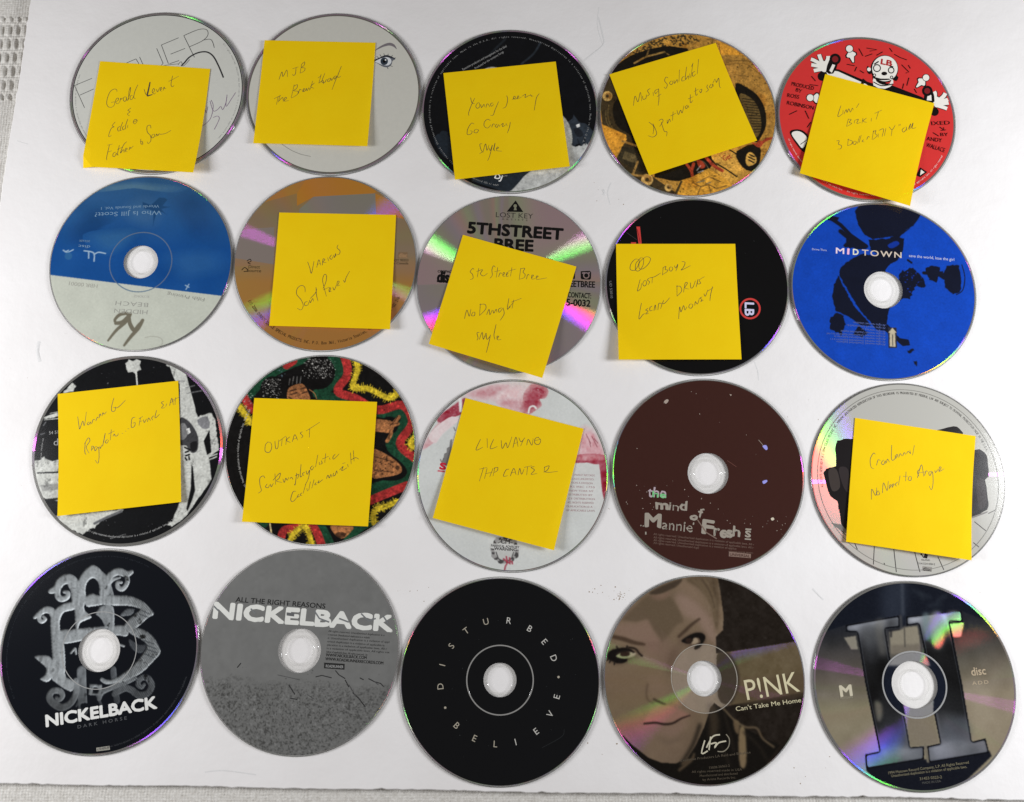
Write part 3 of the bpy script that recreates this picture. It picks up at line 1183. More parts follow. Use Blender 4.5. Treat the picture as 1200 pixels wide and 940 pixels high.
def build_board():
    T = 4.6
    A = P(0, 919)
    B = P(1200, 938)
    C_ = P(36, 0)
    D = P(0, 232)
    # left edge line and bottom edge line, run past the frame
    def ext(a, b, t):
        return (a[0] + (b[0] - a[0]) * t, a[1] + (b[1] - a[1]) * t)
    lx = lambda y: D[0] + (C_[0] - D[0]) * (y - D[1]) / (C_[1] - D[1])
    by = lambda x: A[1] + (B[1] - A[1]) * (x - A[0]) / (B[0] - A[0])
    xl = lx(by(-350))
    bl, br, tr, tl = (xl, by(xl)), (430, by(430)), (430, 420), (lx(420), 420)
    out = []
    for a, b in ((bl, br), (br, tr), (tr, tl), (tl, bl)):
        k = int(math.dist(a, b) / 3)
        for i in range(k):
            t = i / k
            wv = .25 * math.sin(t * 37) + random.gauss(0, .13) + (random.choice((0, 0, 0, .6, -.5)) if random.random() < .12 else 0)
            dx, dy = b[0] - a[0], b[1] - a[1]
            l = math.hypot(dx, dy)
            out.append((a[0] + dx * t - dy / l * wv, a[1] + dy * t + dx / l * wv))
    n = len(out)
    ins = []
    for i, q in enumerate(out):
        a, b = out[i - 1], out[(i + 1) % n]
        dx, dy = b[0] - a[0], b[1] - a[1]
        l = math.hypot(dx, dy) or 1
        ins.append((q[0] - dy / l * .7, q[1] + dx / l * .7))
    V = [(x, y, 0) for x, y in ins] + [(x, y, -.6) for x, y in out] + [(x, y, -T) for x, y in out]
    F = [tuple(range(n))]
    for i in range(n):
        j = (i + 1) % n
        F.append((n + i, n + j, j, i))
        F.append((2 * n + i, 2 * n + j, n + j, n + i))
    F.append(tuple(reversed(range(2 * n, 3 * n))))
    o = link('board', V, F, [board_mat()])
    tag(o, 'large white card covered board with worn edges carrying all the discs', 'board')
    # creases and scuffs of the card, and a few brown specks
    M = board_mat
    cm = plain('card_scuff', (.74, .73, .72), .7)
    def ridge(pts, wd, h):
        q = catmull([P(*a) for a in pts], 6)
        L_, _ = ribbon(q, wd)
        rv, rf = [], []
        b = 0
        for i, c in enumerate(q):
            k = math.sin(PI * i / (len(q) - 1))
            rv.extend([(*L_[2 * i], .003), (c[0], c[1], .003 + h * k), (*L_[2 * i + 1], .003)])
            if i:
                p = b + 3 * i
                rf.extend([(p - 3, p - 2, p + 1, p), (p - 2, p - 1, p + 2, p + 1)])
        link('crease', rv, rf, [cm], parent=o, smooth=True)
    ridge([(701, 20), (706, 40), (707, 52), (696, 62), (684, 71)], 1.2, .22)
    ridge([(706, 52), (700, 30), (702, 8)], .6, .12)
    ridge([(884, 424), (888, 435), (889, 446)], .8, .18)
    ridge([(46, 400), (44, 412), (47, 424)], 2.2, .5)
    ridge([(20, 165), (25, 167), (33, 169)], .7, .12)
    ridge([(706, 222), (708, 226), (707, 229)], 1.8, .4)
    ridge([(952, 690), (960, 698), (965, 703)], 1.2, .25)
    ridge([(716, 214), (712, 226), (715, 240)], .9, .12)
    ridge([(240, 905), (262, 903), (300, 908)], .8, .07)
    sv, sf = [], []
    for cx, cy, k, sp in ((700, 690, 9, 7), (725, 697, 26, 7), (728, 701, 14, 4), (490, 696, 10, 12), (708, 600, 6, 9), (590, 690, 5, 20), (15, 430, 4, 12), (30, 560, 3, 15), (245, 470, 4, 12), (930, 480, 4, 20), (1180, 690, 4, 20), (700, 870, 5, 20), (720, 230, 5, 12), (946, 900, 6, 25)):
        for _ in range(k):
            x, y = P(cx + random.gauss(0, sp), cy + random.gauss(0, sp * .6))
            r = abs(random.gauss(.12, .16)) + .07
            b = len(sv)
            a0 = random.uniform(0, 6)
            sv.extend([(x + r * random.uniform(.6, 1.4) * math.cos(a0 + i), y + r * random.uniform(.6, 1.4) * math.sin(a0 + i), .006 + len(sv) * 1e-5) for i in range(6)])
            sf.append(tuple(range(b, b + 6)))
    sp = link('speck', sv, sf, [plain('brown_speck', (.34, .26, .19), .8)], parent=o)
    sp['kind'] = 'stuff'


build_cloth()
build_board()

# ------------------------------------------------------------------ discs
CENTRES = [(-242.49, 288.83), (-122.82, 287.76), (-3.41, 274.78), (116.23, 271.95), (235.87, 268.58), (-243.99, 168.02), (-123.64, 167.71), (-4.09, 153.67), (117.54, 151.77), (237.48, 148.46), (-242.35, 45.62), (-121.74, 46.09), (-1.6, 30.1), (119.52, 30.49), (242.77, 27.45), (-249.17, -75.09), (-129.09, -75.18), (-9.12, -91.85), (112.04, -90.93), (236.26, -94.26)]
CROPS = [(0, 0, 4.0), (270, 0, 4.271), (480, 20, 4.271), (690, 20, 4.274), (890, 20, 4.088),
         (40, 195, 4.088), (260, 195, 4.088), (480, 215, 4.0), (690, 220, 4.088), (910, 220, 4.0),
         (25, 405, 3.836), (250, 405, 3.8385), (475, 430, 3.685), (700, 430, 3.685), (930, 435, 3.685),
         (0, 635, 3.548), (225, 630, 3.481), (460, 665, 3.481), (700, 665, 3.481), (940, 670, 3.481)]
RO = 59.8
GROUP = 'compact discs laid out in four rows'
INKP = ink_print()
SILVER = metal('silver', (206, 190, 172), aniso=.54)
RIMSILVER = metal('rim', (182, 180, 174), diffr=.4, aniso=.55, gloss=.3)


def lathe(prof, n=128, closed=True):
    V, F = [], []
    k = len(prof)
    for i in range(n):
        a = 2 * PI * i / n
        V.extend((r * math.cos(a), r * math.sin(a), z) for r, z in prof)
    for i in range(n):
        j = (i + 1) % n
        for t in range(k if closed else k - 1):
            u = (t + 1) % k
            F.append((i * k + t, j * k + t, j * k + u, i * k + u))
    return V, F


def make_disc(idx, label, base, rin, rout, draw, hub=(12.3, 11.0), metal_to=59.0, pic=None, tex=None):
    c = CENTRES[idx]
    root = bpy.data.objects.new('compact_disc', None)
    root.empty_display_size = .02
    COL.objects.link(root)
    root.location = (c[0] * MM, c[1] * MM, 0.00015)
    tag(root, label, 'compact disc', GROUP)
    # clear plate: ring with a rounded outer and inner edge
    prof = [(7.5, .15), (7.7, 0), (59.55, 0), (RO, .25), (RO, .95), (59.55, 1.2), (7.7, 1.2), (7.5, 1.05)]
    V, F = lathe(prof)
    k = len(prof)
    fm = []
    for i in range(128):
        for t in range(k):
            fm.append(1 if t in (2, 3, 4) else (2 if t in (0, 1) else 0))
    link('disc_plate', V, F, [M_CLEAR, M_EDGE, M_UNDER], fm, root, smooth=False)
    # metal layer
    mi = min(max(rin + .4, 19), 22) if rin < 22 else rin + .4
    V, F = lathe([(mi, 1.206), (metal_to, 1.206)], 144, False)
    V2, F2 = lathe([(mi, -0.02), (metal_to, -0.02)], 144, False)
    link('metal_layer', V, F, [RIMSILVER], None, root)
    # stacking ring and hub lip
    hv, hf = [], []
    for r, w, h in ((hub[1], .4, .16), (8.5, .45, .2)):
        v, f = lathe([(r - w, 1.203), (r - w * .5, 1.2 + h), (r + w * .5, 1.2 + h), (r + w, 1.203)], 96, False)
        b = len(hv)
        hv += v
        hf += [tuple(b + q for q in p) for p in f]
    link('hub_ring', hv, hf, [M_HUB], None, root, smooth=False)
    a = Art(c, CROPS[idx], rin, rout)
    if pic:
        pr = Print(a, pic[1])
        pic[0](pr)
        pr.lay(base, rin, rout, root)
        a.z = 1.225
    elif tex:
        a.pr = Print(a, tex[0])
        a.z = 1.225
    else:
        a.ring(rin, rout, base)
    if draw:
        draw(a)
    if tex:
        pr = a.pr
        for sc, am in tex[1]:
            f = 1 + am * pr.noise(sc)
            pr.img *= f[..., None]
        if len(tex) > 2:
            tex[2](pr)
        pr.lay(INKP, rin, rout, root)
    if a.V:
        link('printed_face', a.V, a.F, a.mats, a.fm, root)
    if a.TV:
        link('lettering', a.TV, a.TF, a.mats, a.tfm, root)
    return root


K = ink(12, 13, 15)
WHITE = ink(222, 222, 218)
LEGAL = 'All rights reserved. Unauthorized duplication is a violation of applicable laws. '


def grit4(p):
    """scuffed ink of the drawing: dark grain and worn brown patches"""
    g = np.clip(p.noise(1.0) + .7 * p.noise(.5) - 1.3, 0, 1)[..., None]
    p.img = p.img * (1 - .55 * g)
    v = np.clip(p.noise(10) + .5 * p.noise(3) - .5, 0, 1)[..., None]
    p.img = p.img * (1 - v * np.array([.12, .18, .3]))
    ln = np.clip(1 - np.abs(p.noise(6) + .35 * p.noise(2.2)) / .045, 0, 1)[..., None]
    p.img = p.img * (1 - .3 * ln)


def grit11(p):
    g = np.clip(p.noise(2.2, 1, .35) + .6 * p.noise(.6) - 1.3, 0, 1) * (p.img.mean(-1) > 90)
    p.img *= (1 - .3 * g)[..., None]
    w = np.clip(p.noise(.55) + .5 * p.noise(2) - 2.2, 0, 1)[..., None] * (p.img.mean(-1, keepdims=True) < 60)
    p.img += w * 90


def wash13(p):
    """watery uneven ink of the stains"""
    red = np.clip((p.img[..., 0] - p.img[..., 1]) / 60, 0, 1)
    f = (.5 * p.noise(3) + .4 * p.noise(1.3) + .2 * p.noise(.6)) * red
    p.img += np.stack([f * 10, f * 24, f * 22], -1)
    s_ = np.clip(p.noise(1.0) + .6 * p.noise(.5) - 1.5, 0, 1) * red
    p.img = p.img * (1 - .6 * s_[..., None]) + np.array([205, 190, 188.]) * .6 * s_[..., None]


def fade6(p):
    blue = np.clip((p.img[..., 2] - p.img[..., 0] - 20) / 50, 0, 1)[..., None]
    t = np.clip((p.Y - 8) / 55, 0, 1)[..., None]
    p.img = p.img + blue * (t * np.array([26, 12, -14.]) + (p.noise(13)[..., None] * 3))


def d1(a):
    g, th = ink(70, 70, 70), ink(95, 95, 95)
    pu = ink(120, 95, 125)
    a.ring(57.2, 57.9, ink(40, 40, 42))
    a.line('350,402 432,368/350,402 397,506/375,447 440,418', .42, g, 0)
    a.line('500,335 590,298 638,277/590,298 640,400/638,277 652,300', .42, g, 0)
    a.line('655,268 700,370/735,228 765,298/700,370 765,298', .42, g, 0)
    a.line('757,212 838,178/757,212 790,300/800,255 868,228/795,300 840,285', .42, g, 0)
    a.line('862,168 912,270', .42, g, 0)
    a.line('862,168 930,140 968,140 975,165 950,192 890,220/950,190 985,185 998,200 1005,225', .42, g)
    a.line('850,310 865,295 890,268 930,248 970,245 1000,265 1025,310 1048,365', 1.0, ink(45, 45, 47), 6)
    a.line('835,305 850,290 860,310 890,280/700,330 760,310 840,300', .35, g)
    a.line('942,535 960,515 968,530 975,500/985,475 1000,520 1020,515 1035,500 1045,515 1060,480 1065,445 1060,500 1085,465 1105,435', .35, pu)
    a.line('938,600 985,560 1000,500 990,470/1000,552 1020,545 1028,560 1005,608', .35, pu)
    a.arct(LEGAL, 55.6, 235, 165, 1.0, ink(140, 140, 138))
    a.arct(LEGAL, 55.6, 40, -40, 1.0, ink(140, 140, 138))


def d2(a):
    d = ink(40, 42, 52)
    a.ring(57.4, 58.2, ink(95, 92, 84))
    br = ink(115, 108, 112)
    a.poly('722,255 745,236 775,220 800,215 822,225 833,248 818,236 795,229 765,236 745,245', br, 3)
    a.poly('715,305 745,292 775,279 800,284 826,296 812,306 806,325 788,338 762,334 740,320', ink(95, 98, 105), 3)
    a.poly('718,306 745,296 778,287 800,294 806,312 790,328 762,326 738,316', ink(205, 208, 210), 3)
    a.circ(770, 308, 19, ink(45, 55, 65))
    a.circ(770, 308, 8, K)
    a.circ(777, 301, 4, WHITE)
    a.poly('715,303 745,290 775,277 800,281 828,296 800,290 775,286 745,297 718,310', d, 3)
    a.line('742,292 732,282/756,286 748,274/772,281 768,268/788,281 790,270/804,287 812,277/815,294 828,290/800,330 812,334/785,338 790,346', .35, d, 0)
    a.line('255,720 300,750 350,772 402,784', .4, ink(140, 138, 130), 5)
    a.poly('330,470 420,440 480,470 430,520 370,520', ink(150, 146, 138), 3)


def d3(a):
    pale, sl = ink(185, 186, 182), ink(44, 51, 59)
    a.jag('545,820 600,775 700,700 795,640 840,650 880,630 925,612 975,600 975,760 800,900 480,900 500,865', pale, .35)
    a.jag('770,540 800,520 822,490 850,532 900,545 925,575 917,612 893,640 880,628 862,648 850,632 828,648 815,640 795,634', sl, .45, 1.4)
    a.poly('820,560 850,560 870,590 840,600', ink(28, 32, 38), 3)
    a.poly('832,541 850,534 853,549 838,555', WHITE)
    a.line('870,600 880,640/840,610 850,640', .5, ink(24, 27, 32))
    a.poly('310,805 590,765 570,800 535,842 490,876 400,850', ink(33, 40, 47), 3)
    a.jag('120,605 160,570 195,580 218,700 205,722 165,690 140,660', ink(30, 37, 44), .3)
    a.line('560,235 620,185 655,128', 1.4, ink(38, 44, 50))
    a.line('400,190 450,140 480,110', 1.6, ink(28, 32, 36))
    a.circ(415, 330, 80, ink(170, 168, 160))
    a.circ(650, 610, 165, ink(180, 180, 172))
    mt = ink(150, 150, 148)
    a.arct((LEGAL + 'Made in the U.S.A. ') * 2, 54.3, 235, -28, 1.15, mt)
    a.text((268, 268), (487, 150), 11, 'Executive producers and management for the label', mt)
    a.text((330, 262), (472, 178), 10, 'Produced for the company Songs', mt)
    a.text((424, 806), (458, 818), 24, 'DJ', WHITE, .03)
    a.text((462, 802), (490, 796), 8, 'recordings', mt)
    a.arct('Made in USA distributed', 54.5, 262, 240, 1.2, mt, True)


def d4(a):
    dk, br, og, pl = ink(24, 20, 14), ink(62, 50, 30), ink(212, 146, 48), ink(186, 142, 70)
    rd, bro = ink(160, 62, 38), ink(120, 86, 38)
    a.poly('170,235 250,150 380,100 470,85 520,110 430,150 340,150 240,190 190,240', ink(186, 136, 58))
    a.speck('170,235 250,150 380,100 500,80 560,120 430,150 340,150 240,190 190,240', 170, .35, 1.1, br)
    a.poly('640,120 705,150 775,192 655,190', og)
    a.speck('640,200 780,200 900,330 930,500 900,640 820,600 700,260', 80, .15, .5, bro)
    a.poly('500,90 640,110 655,190 800,210 905,330 930,470 900,600 870,480 800,350 720,320 640,150', ink(168, 122, 54))
    a.line('700,220 820,230 900,330/690,240 780,235 860,290/735,290 800,300/650,130 660,190', .5, bro)
    a.line('560,110 520,140/590,110 640,120', .5, bro)
    a.poly('85,300 165,222 250,178 370,148 445,152 500,172 250,245 240,250 140,290', dk, 2)
    a.line('228,232 285,200 378,176', 1.3, ink(150, 116, 60), 0)
    a.line('290,196 300,165/378,176 400,190', 1.0, ink(110, 85, 45), 0)
    a.poly('55,430 75,350 110,285 180,400 250,600 320,800 450,890 330,880 200,800 135,715 190,610 70,550', br)
    a.poly('130,425 180,400 210,500 250,610 190,580 140,545 120,480', dk, 3)
    a.line('100,440 96,500 120,560 170,585', .7, ink(95, 78, 45))
    a.line('85,470 88,520 110,565', .5, ink(110, 92, 55))
    a.line('140,232 175,262/110,270 150,240', 1.5, dk, 0)
    a.poly('62,536 186,590 190,612 135,697 85,640', og)
    for x, y, r in ((93, 397, 25), (292, 815, 30), (398, 855, 19)):
        a.circ(x, y, r, ink(200, 160, 90))
        a.circ(x + 4, y - 3, r * .62, ink(150, 108, 52))
        a.circ(x, y, r * .32, br)
    a.poly('165,650 245,655 300,790 232,768 150,715', ink(52, 45, 30))
    a.poly('180,672 232,690 250,740 168,710', ink(92, 78, 50))
    a.poly('205,570 245,600 260,700 225,650', dk)
    a.line('168,622 245,648/245,725 218,795/210,790 300,800', 1.5, ink(165, 125, 65), 0)
    a.poly('330,785 620,680 628,720 600,768 560,798 500,818 430,822 370,810', dk, 2)
    a.line('450,740 560,720 600,760', .6, ink(90, 80, 60))
    a.poly('610,690 745,655 765,700 760,805 700,830 640,775', ink(196, 146, 62))
    a.line('640,735 690,765 740,800/620,720 640,745/680,650 760,700', .9, dk)
    a.line('490,738 512,770 522,803 540,800/525,735 515,768', 2.0, rd)
    a.line('548,720 560,750 575,745 560,728', 2.4, rd)
    a.line('575,690 615,735 640,755 668,770', 2.2, rd)
    a.line('540,770 560,745/545,780 575,770', .35, WHITE, 0)
    a.text((678, 722), (716, 706), 26, 'Get', rd, .02)
    a.poly('735,340 752,333 782,348 840,388 880,455 888,540 862,602 838,628 800,590 740,420', dk, 3)
    a.poly('752,392 800,398 845,448 864,530 852,592 820,600 790,520', ink(96, 76, 40), 3)
    for t in range(13):
        y = 405 + t * 14
        a.line('%d,%d %d,%d' % (770 + t * 5, y + 4, 838 + min(t, 8) * 3, y + 14 - t), .5, dk, 0)
    a.poly('740,672 850,632 858,720 832,768 790,768 752,730', dk, 2)
    a.poly('790,690 812,676 838,704 836,732 802,748 786,730', ink(196, 150, 70), 2)
    a.line('806,690 828,700/800,702 830,716/800,716 826,730', .9, dk, 0)
    a.poly('808,622 840,650 860,652 880,628 930,604 888,606 868,622 850,618 836,634', rd, 2)
    a.poly('425,890 455,822 520,800 600,758 700,822 725,855 650,890 520,910', ink(206, 148, 52))
    a.line('520,830 560,850 600,840 640,860/560,850 545,890/600,840 610,880/560,820 600,800 660,825/640,860 690,845', .7, bro, 0)
    a.line('540,830 580,820/590,835 610,828', .6, ink(90, 90, 80), 0)
    a.poly('425,890 460,820 470,824 440,892', br)
    a.speck('80,300 300,300 430,880 200,800 100,600', 50, .15, .4, bro)


def d5(a):
    w, bk = ink(228, 224, 214), ink(18, 14, 14)
    # arms
    a.poly('300,240 380,252 520,312 600,335 600,380 480,370 330,300', bk)
    a.poly('312,250 378,262 500,318 560,340 470,330 330,285', w)
    a.poly('560,300 640,330 780,385 840,440 780,440 600,400', bk)
    # hands
    def hand(pts_palm, fingers, wd):
        for f in fingers:
            a.line(f, wd + 1.0, bk)
        a.poly(pts_palm, bk, 3)
        for f in fingers:
            a.line(f, wd, w)
        sh = parse(pts_palm)[0]
        cx = sum(q[0] for q in sh) / len(sh)
        cy = sum(q[1] for q in sh) / len(sh)
        a.poly(' '.join('%g,%g' % (cx + (x - cx) * .86, cy + (y - cy) * .86) for x, y in sh), w, 3)
    hand('282,225 300,208 325,215 335,245 318,268 295,262', ['300,230 260,208 246,203', '298,240 262,232 248,230', '300,222 290,195 285,180', '300,250 275,255 260,258', '318,225 328,200 328,188'], 2.6)
    hand('828,390 850,378 868,395 868,425 848,438 832,425', ['852,405 880,382 890,366', '858,410 890,400 902,396', '858,418 890,414 905,412', '852,425 882,434 898,440', '838,395 840,368 836,358'], 2.6)
    # cuffs
    a.poly('318,262 335,205 352,195 376,220 352,272', bk, 2)
    a.poly('334,258 350,225 362,232 346,268', w)
    a.circ(362, 203, 27, bk)
    a.circ(362, 203, 15, ink(120, 30, 34))
    a.circ(300, 285, 22, bk)
    a.poly('785,400 800,350 828,352 838,405 815,412', bk, 2)
    a.poly('800,400 806,372 822,375 824,402', w)
    a.circ(803, 355, 25, bk)
    a.circ(803, 355, 14, ink(120, 30, 34))
    a.circ(838, 455, 20, bk)
    # head: plain round clown head
    a.poly('520,235 512,250 520,272 535,272', bk, 2)
    a.poly('650,280 665,290 655,308 640,300', bk, 2)
    a.circ(598, 250, 66, bk, 40)
    a.poly('540,285 575,315 630,318 640,290 620,350 560,345', bk, 2)
    a.circ(600, 248, 61, w, 40)
    a.circ(524, 252, 9, w)
    a.poly('548,285 560,310 590,326 622,322 634,296 640,322 600,345 545,330', w, 2)
    a.line('545,312 585,330 640,322', .8, bk)
    a.poly('545,287 580,296 620,296 622,302 580,304 548,296', bk, 2)
    for x, y, r in ((562, 246, 19), (630, 256, 16)):
        a.circ(x, y, r, bk)
        a.circ(x, y, r - 5, w)
    a.circ(597, 272, 14, bk, ry=9)
    a.circ(550, 280, 8, bk)
    a.circ(550, 280, 4, w)
    a.circ(632, 290, 8, bk)
    a.circ(632, 290, 4, w)
    a.line('548,228 570,214/622,236 640,240', .9, bk)
    a.text((580, 226), (632, 236), 24, 'LB', ink(170, 40, 42), .04)
    a.line('492,300 520,322 555,340/640,345 670,362/495,312 488,330', 1.8, bk)
    # pins
    for (hx, hy, tx, ty, s_) in ((430, 153, 450, 222, 1), (797, 292, 748, 340, .95), (242, 388, 300, 392, 1)):
        dx, dy = tx - hx, ty - hy
        l = math.hypot(dx, dy)
        dx, dy = dx / l, dy / l
        px, py = -dy, dx
        q = lambda u, v: '%g,%g' % (hx + dx * u * s_ + px * v * s_, hy + dy * u * s_ + py * v * s_)
        a.poly(' '.join((q(10, -9), q(26, -28), q(38, -28), q(44, -14), q(72, -6), q(72, 6), q(44, 14), q(38, 28), q(26, 28), q(10, 9))), bk)
        a.poly(' '.join((q(12, -6), q(28, -22), q(36, -22), q(42, -10), q(68, -3), q(68, 3), q(42, 10), q(36, 22), q(28, 22), q(12, 6))), w)
        a.circ(hx, hy, 19 * s_, bk)
        a.circ(hx, hy, 16 * s_, w)
    # dashes
    a.line('475,152 495,188/512,150 562,158 528,165/505,190 540,178/560,185 590,168/622,150 635,168/645,180 672,195 705,207/680,230 715,265 700,270/712,232 722,248/715,292 705,330/690,320 684,345/465,240 455,262/248,285 268,308/240,325 280,330/142,468 180,450/218,450 236,488/228,530 245,505/740,345 752,365/830,555 858,572/418,228 455,235/480,258 500,270', .55, bk, 0)
    # shoe
    a.poly('145,556 168,540 205,545 235,575 232,620 215,650 180,615', bk, 3)
    a.poly('153,562 172,548 200,553 226,578 222,605 205,630 182,605', w, 3)
    a.line('195,612 225,590', .5, bk, 0)
    a.poly('770,722 802,744 770,768 750,760', bk)
    a.poly('772,732 790,745 768,760', w)
    for b, A, B, h in (('PRODUCED', (152, 330), (258, 352), 18), ('BY', (172, 357), (200, 366), 17), ('ROSS', (132, 384), (188, 394), 18), ('ROBINSON', (130, 420), (258, 446), 18),
                       ('IXED', (824, 520), (912, 516), 18), ('BY', (866, 572), (903, 572), 16), ('ANDY', (800, 592), (872, 602), 18), ('WALLACE', (796, 622), (884, 650), 20)):
        a.text(A, B, h, b, bk, -.006, 1.0, .25)
    a.line('862,528 885,545 880,530/868,545 892,542', .5, bk, 0)
    a.arct(LEGAL, 55.2, 196, 250, 1.05, ink(235, 200, 195), True)
    a.arct((LEGAL + LEGAL)[:100], 55.2, 252, 330, 1.15, ink(235, 200, 195), True)


def d6(a):
    gr = ink(186, 189, 176)
    a.poly('40,516 940,626 900,960 100,960', gr)
    bl = (20, 72, 134)
    a.soft('150,290 260,190 330,180 380,260 330,300 380,420 250,400 140,380', bl, (14, 60, 116))
    a.soft('640,130 760,110 860,190 880,330 790,360 700,270', bl, (16, 62, 120))
    a.soft('250,330 420,300 500,310 430,400 320,420', bl, (40, 90, 142))
    a.soft('250,95 480,75 700,100 640,125 480,105 300,125', bl, (52, 98, 144), 6)
    a.soft('620,420 880,400 920,500 700,540', bl, (36, 86, 142))
    a.soft('420,190 520,140 620,180 600,280 520,300 440,260', bl, (36, 82, 136))
    a.poly('520,170 560,185 600,150 640,160 615,190 660,195 610,205 640,235 590,215 568,300 572,215 530,205', ink(12, 58, 112), 2)
    a.ring(20.0, 20.5, ink(42, 84, 124))
    lt, lt2 = ink(150, 172, 190), ink(115, 145, 170)
    a.text((612, 212), (292, 222), 20, 'Who Is Jill Scott?', lt2, -.004)
    a.text((600, 185), (322, 196), 13, 'Words and Sounds Vol. 1', lt2)
    a.text((545, 690), (386, 682), 20, 'HIDDEN', ink(150, 150, 142))
    a.text((548, 655), (392, 645), 20, 'BEACH', ink(150, 150, 142), 0, 1.15)
    a.text((552, 620), (480, 616), 12, 'RECORDINGS', ink(168, 168, 160))
    a.text((306, 566), (170, 552), 18, 'HBR 00001', ink(160, 160, 150), .01)
    a.text((818, 632), (640, 604), 16, 'Fifth Printing', ink(140, 140, 132))
    br = ink(108, 103, 88)
    a.line('455,712 440,705 410,712 388,735 392,752/462,710 440,745 395,785 355,835', 2.3, br, 6, True)
    a.line('392,752 425,745 462,705/455,722 460,755 480,785 500,762 520,738/520,738 500,775 465,815 432,858', 2.6, br, 6, True)
    a.line('530,822 560,815 600,820 615,835 612,855 600,860', .5, ink(160, 160, 148))
    a.line('140,402 160,412 188,400/150,410 165,403', .8, lt)
    a.circ(165, 430, 18, ink(38, 88, 136))
    a.line('240,405 285,415 288,455/262,440 262,410/292,420 310,412 342,418', .9, lt)
    a.text((270, 380), (214, 376), 14, 'disc', lt2)
    a.text((268, 355), (218, 352), 9, 'DIGITAL AUDIO', lt2)
    a.line('742,565 728,590/725,570 742,580', .7, lt)


def d7(a):
    gy, og = metal('greyprint', (156, 148, 134), aniso=.2), metal('orange', (206, 138, 54), aniso=.12)
    a.poly('380,60 640,55 740,120 730,132 440,146 360,190 360,130', og)
    a.poly('140,190 360,130 400,70 250,110', metal('orange2', (196, 138, 68), aniso=.15))
    a.poly('735,130 840,180 885,255 840,245 740,230', og)
    a.poly('108,302 250,292 250,470 62,440 60,400', gy)
    a.poly('372,205 440,146 735,130 738,232 372,225', gy)
    k = ink(30, 22, 16)
    a.text((358, 330), (625, 330), 45, 'SOUL FEVER', ink(90, 60, 30), .03)
    a.text((128, 488), (182, 490), 15, 'Direct', k)
    a.text((120, 506), (188, 508), 15, 'Source', k)
    a.line('120,455 135,445 140,455 125,462 138,468/95,498 110,485 125,500 105,505', .5, k)
    bx = ink(120, 96, 70)
    a.poly('846,412 890,412 890,440 843,440', bx)
    a.text((848, 436), (888, 437), 20, 'disc', ink(160, 126, 92), .03)
    a.text((815, 456), (893, 456), 11, 'NOT 90353', k)
    a.text((818, 470), (893, 470), 11, 'in Canada', k)
    a.arct('(c) 2006 DIRECT SOURCE SPECIAL PRODUCTS INC. P.O. Box 361, Victoria Station, Westmount, Quebec H3Z 2V8', 54.0, 208, 334, 2.0, k, True, .02)


def d8(a):
    k = ink(16, 15, 15)
    a.poly('497,80 455,133 533,135', k)
    a.circ(495, 106, 8, SILVER)
    a.poly('493,108 498,108 502,126 488,126', SILVER)
    a.text((404, 158), (578, 166), 23, 'LOST KEY', ink(50, 46, 44), -.008)
    a.text((432, 171), (552, 177), 7, 'ARTISTS', k, 0, 2.0)
    a.text((272, 232), (716, 264), 50, '5THSTREET', k, .045)
    a.text((398, 310), (577, 318), 50, 'BREE', k, .045)
    a.poly('802,412 845,410 851,418 850,446 844,452 806,450 802,444', k, 0)
    a.circ(828, 432, 15, SILVER)
    a.circ(828, 432, 10, k)
    a.poly('808,418 822,416 822,423 808,424', SILVER)
    a.poly('838,416 845,416 845,423 838,423', SILVER)
    a.poly('728,402 775,402 775,448 728,446', k)
    a.poly('738,412 764,418 745,436', SILVER)
    a.poly('655,402 698,402 698,440 655,440', k)
    a.text((610, 478), (868, 489), 28, '@5THSTREETBREE', k, .03)
    a.text((742, 534), (850, 540), 24, 'CONTACT:', k, .03)
    a.text((735, 572), (846, 578), 30, '5-0032', k, .03)
    a.text((130, 462), (205, 466), 50, 'disc', k, .05)
    a.text((132, 418), (205, 420), 11, 'COMPACT', k, .03)
    a.poly('128,455 215,460 215,466 128,463', k)


def d9(a):
    rd = ink(196, 62, 58)
    a.poly('228,187 245,187 253,270 238,270', rd)
    a.poly('202,262 226,262 226,274 202,274', rd)
    a.line('232,200 246,262', .4, ink(120, 30, 30), 0)
    n = 40
    for r, m in ((51, rd), (42, K)):
        a.circ(772, 580, r, m, n)
    wh = ink(200, 196, 222)
    a.text((748, 551), (748, 612), 42, 'LB', wh, .03)
    a.text((98, 448), (104, 530), 11, 'UD 53010', ink(120, 120, 120))
    a.speck('200,100 800,150 900,700 400,850 200,700', 16, .1, .25, ink(80, 80, 82))
    a.line('180,215 230,250', .25, ink(60, 60, 60))


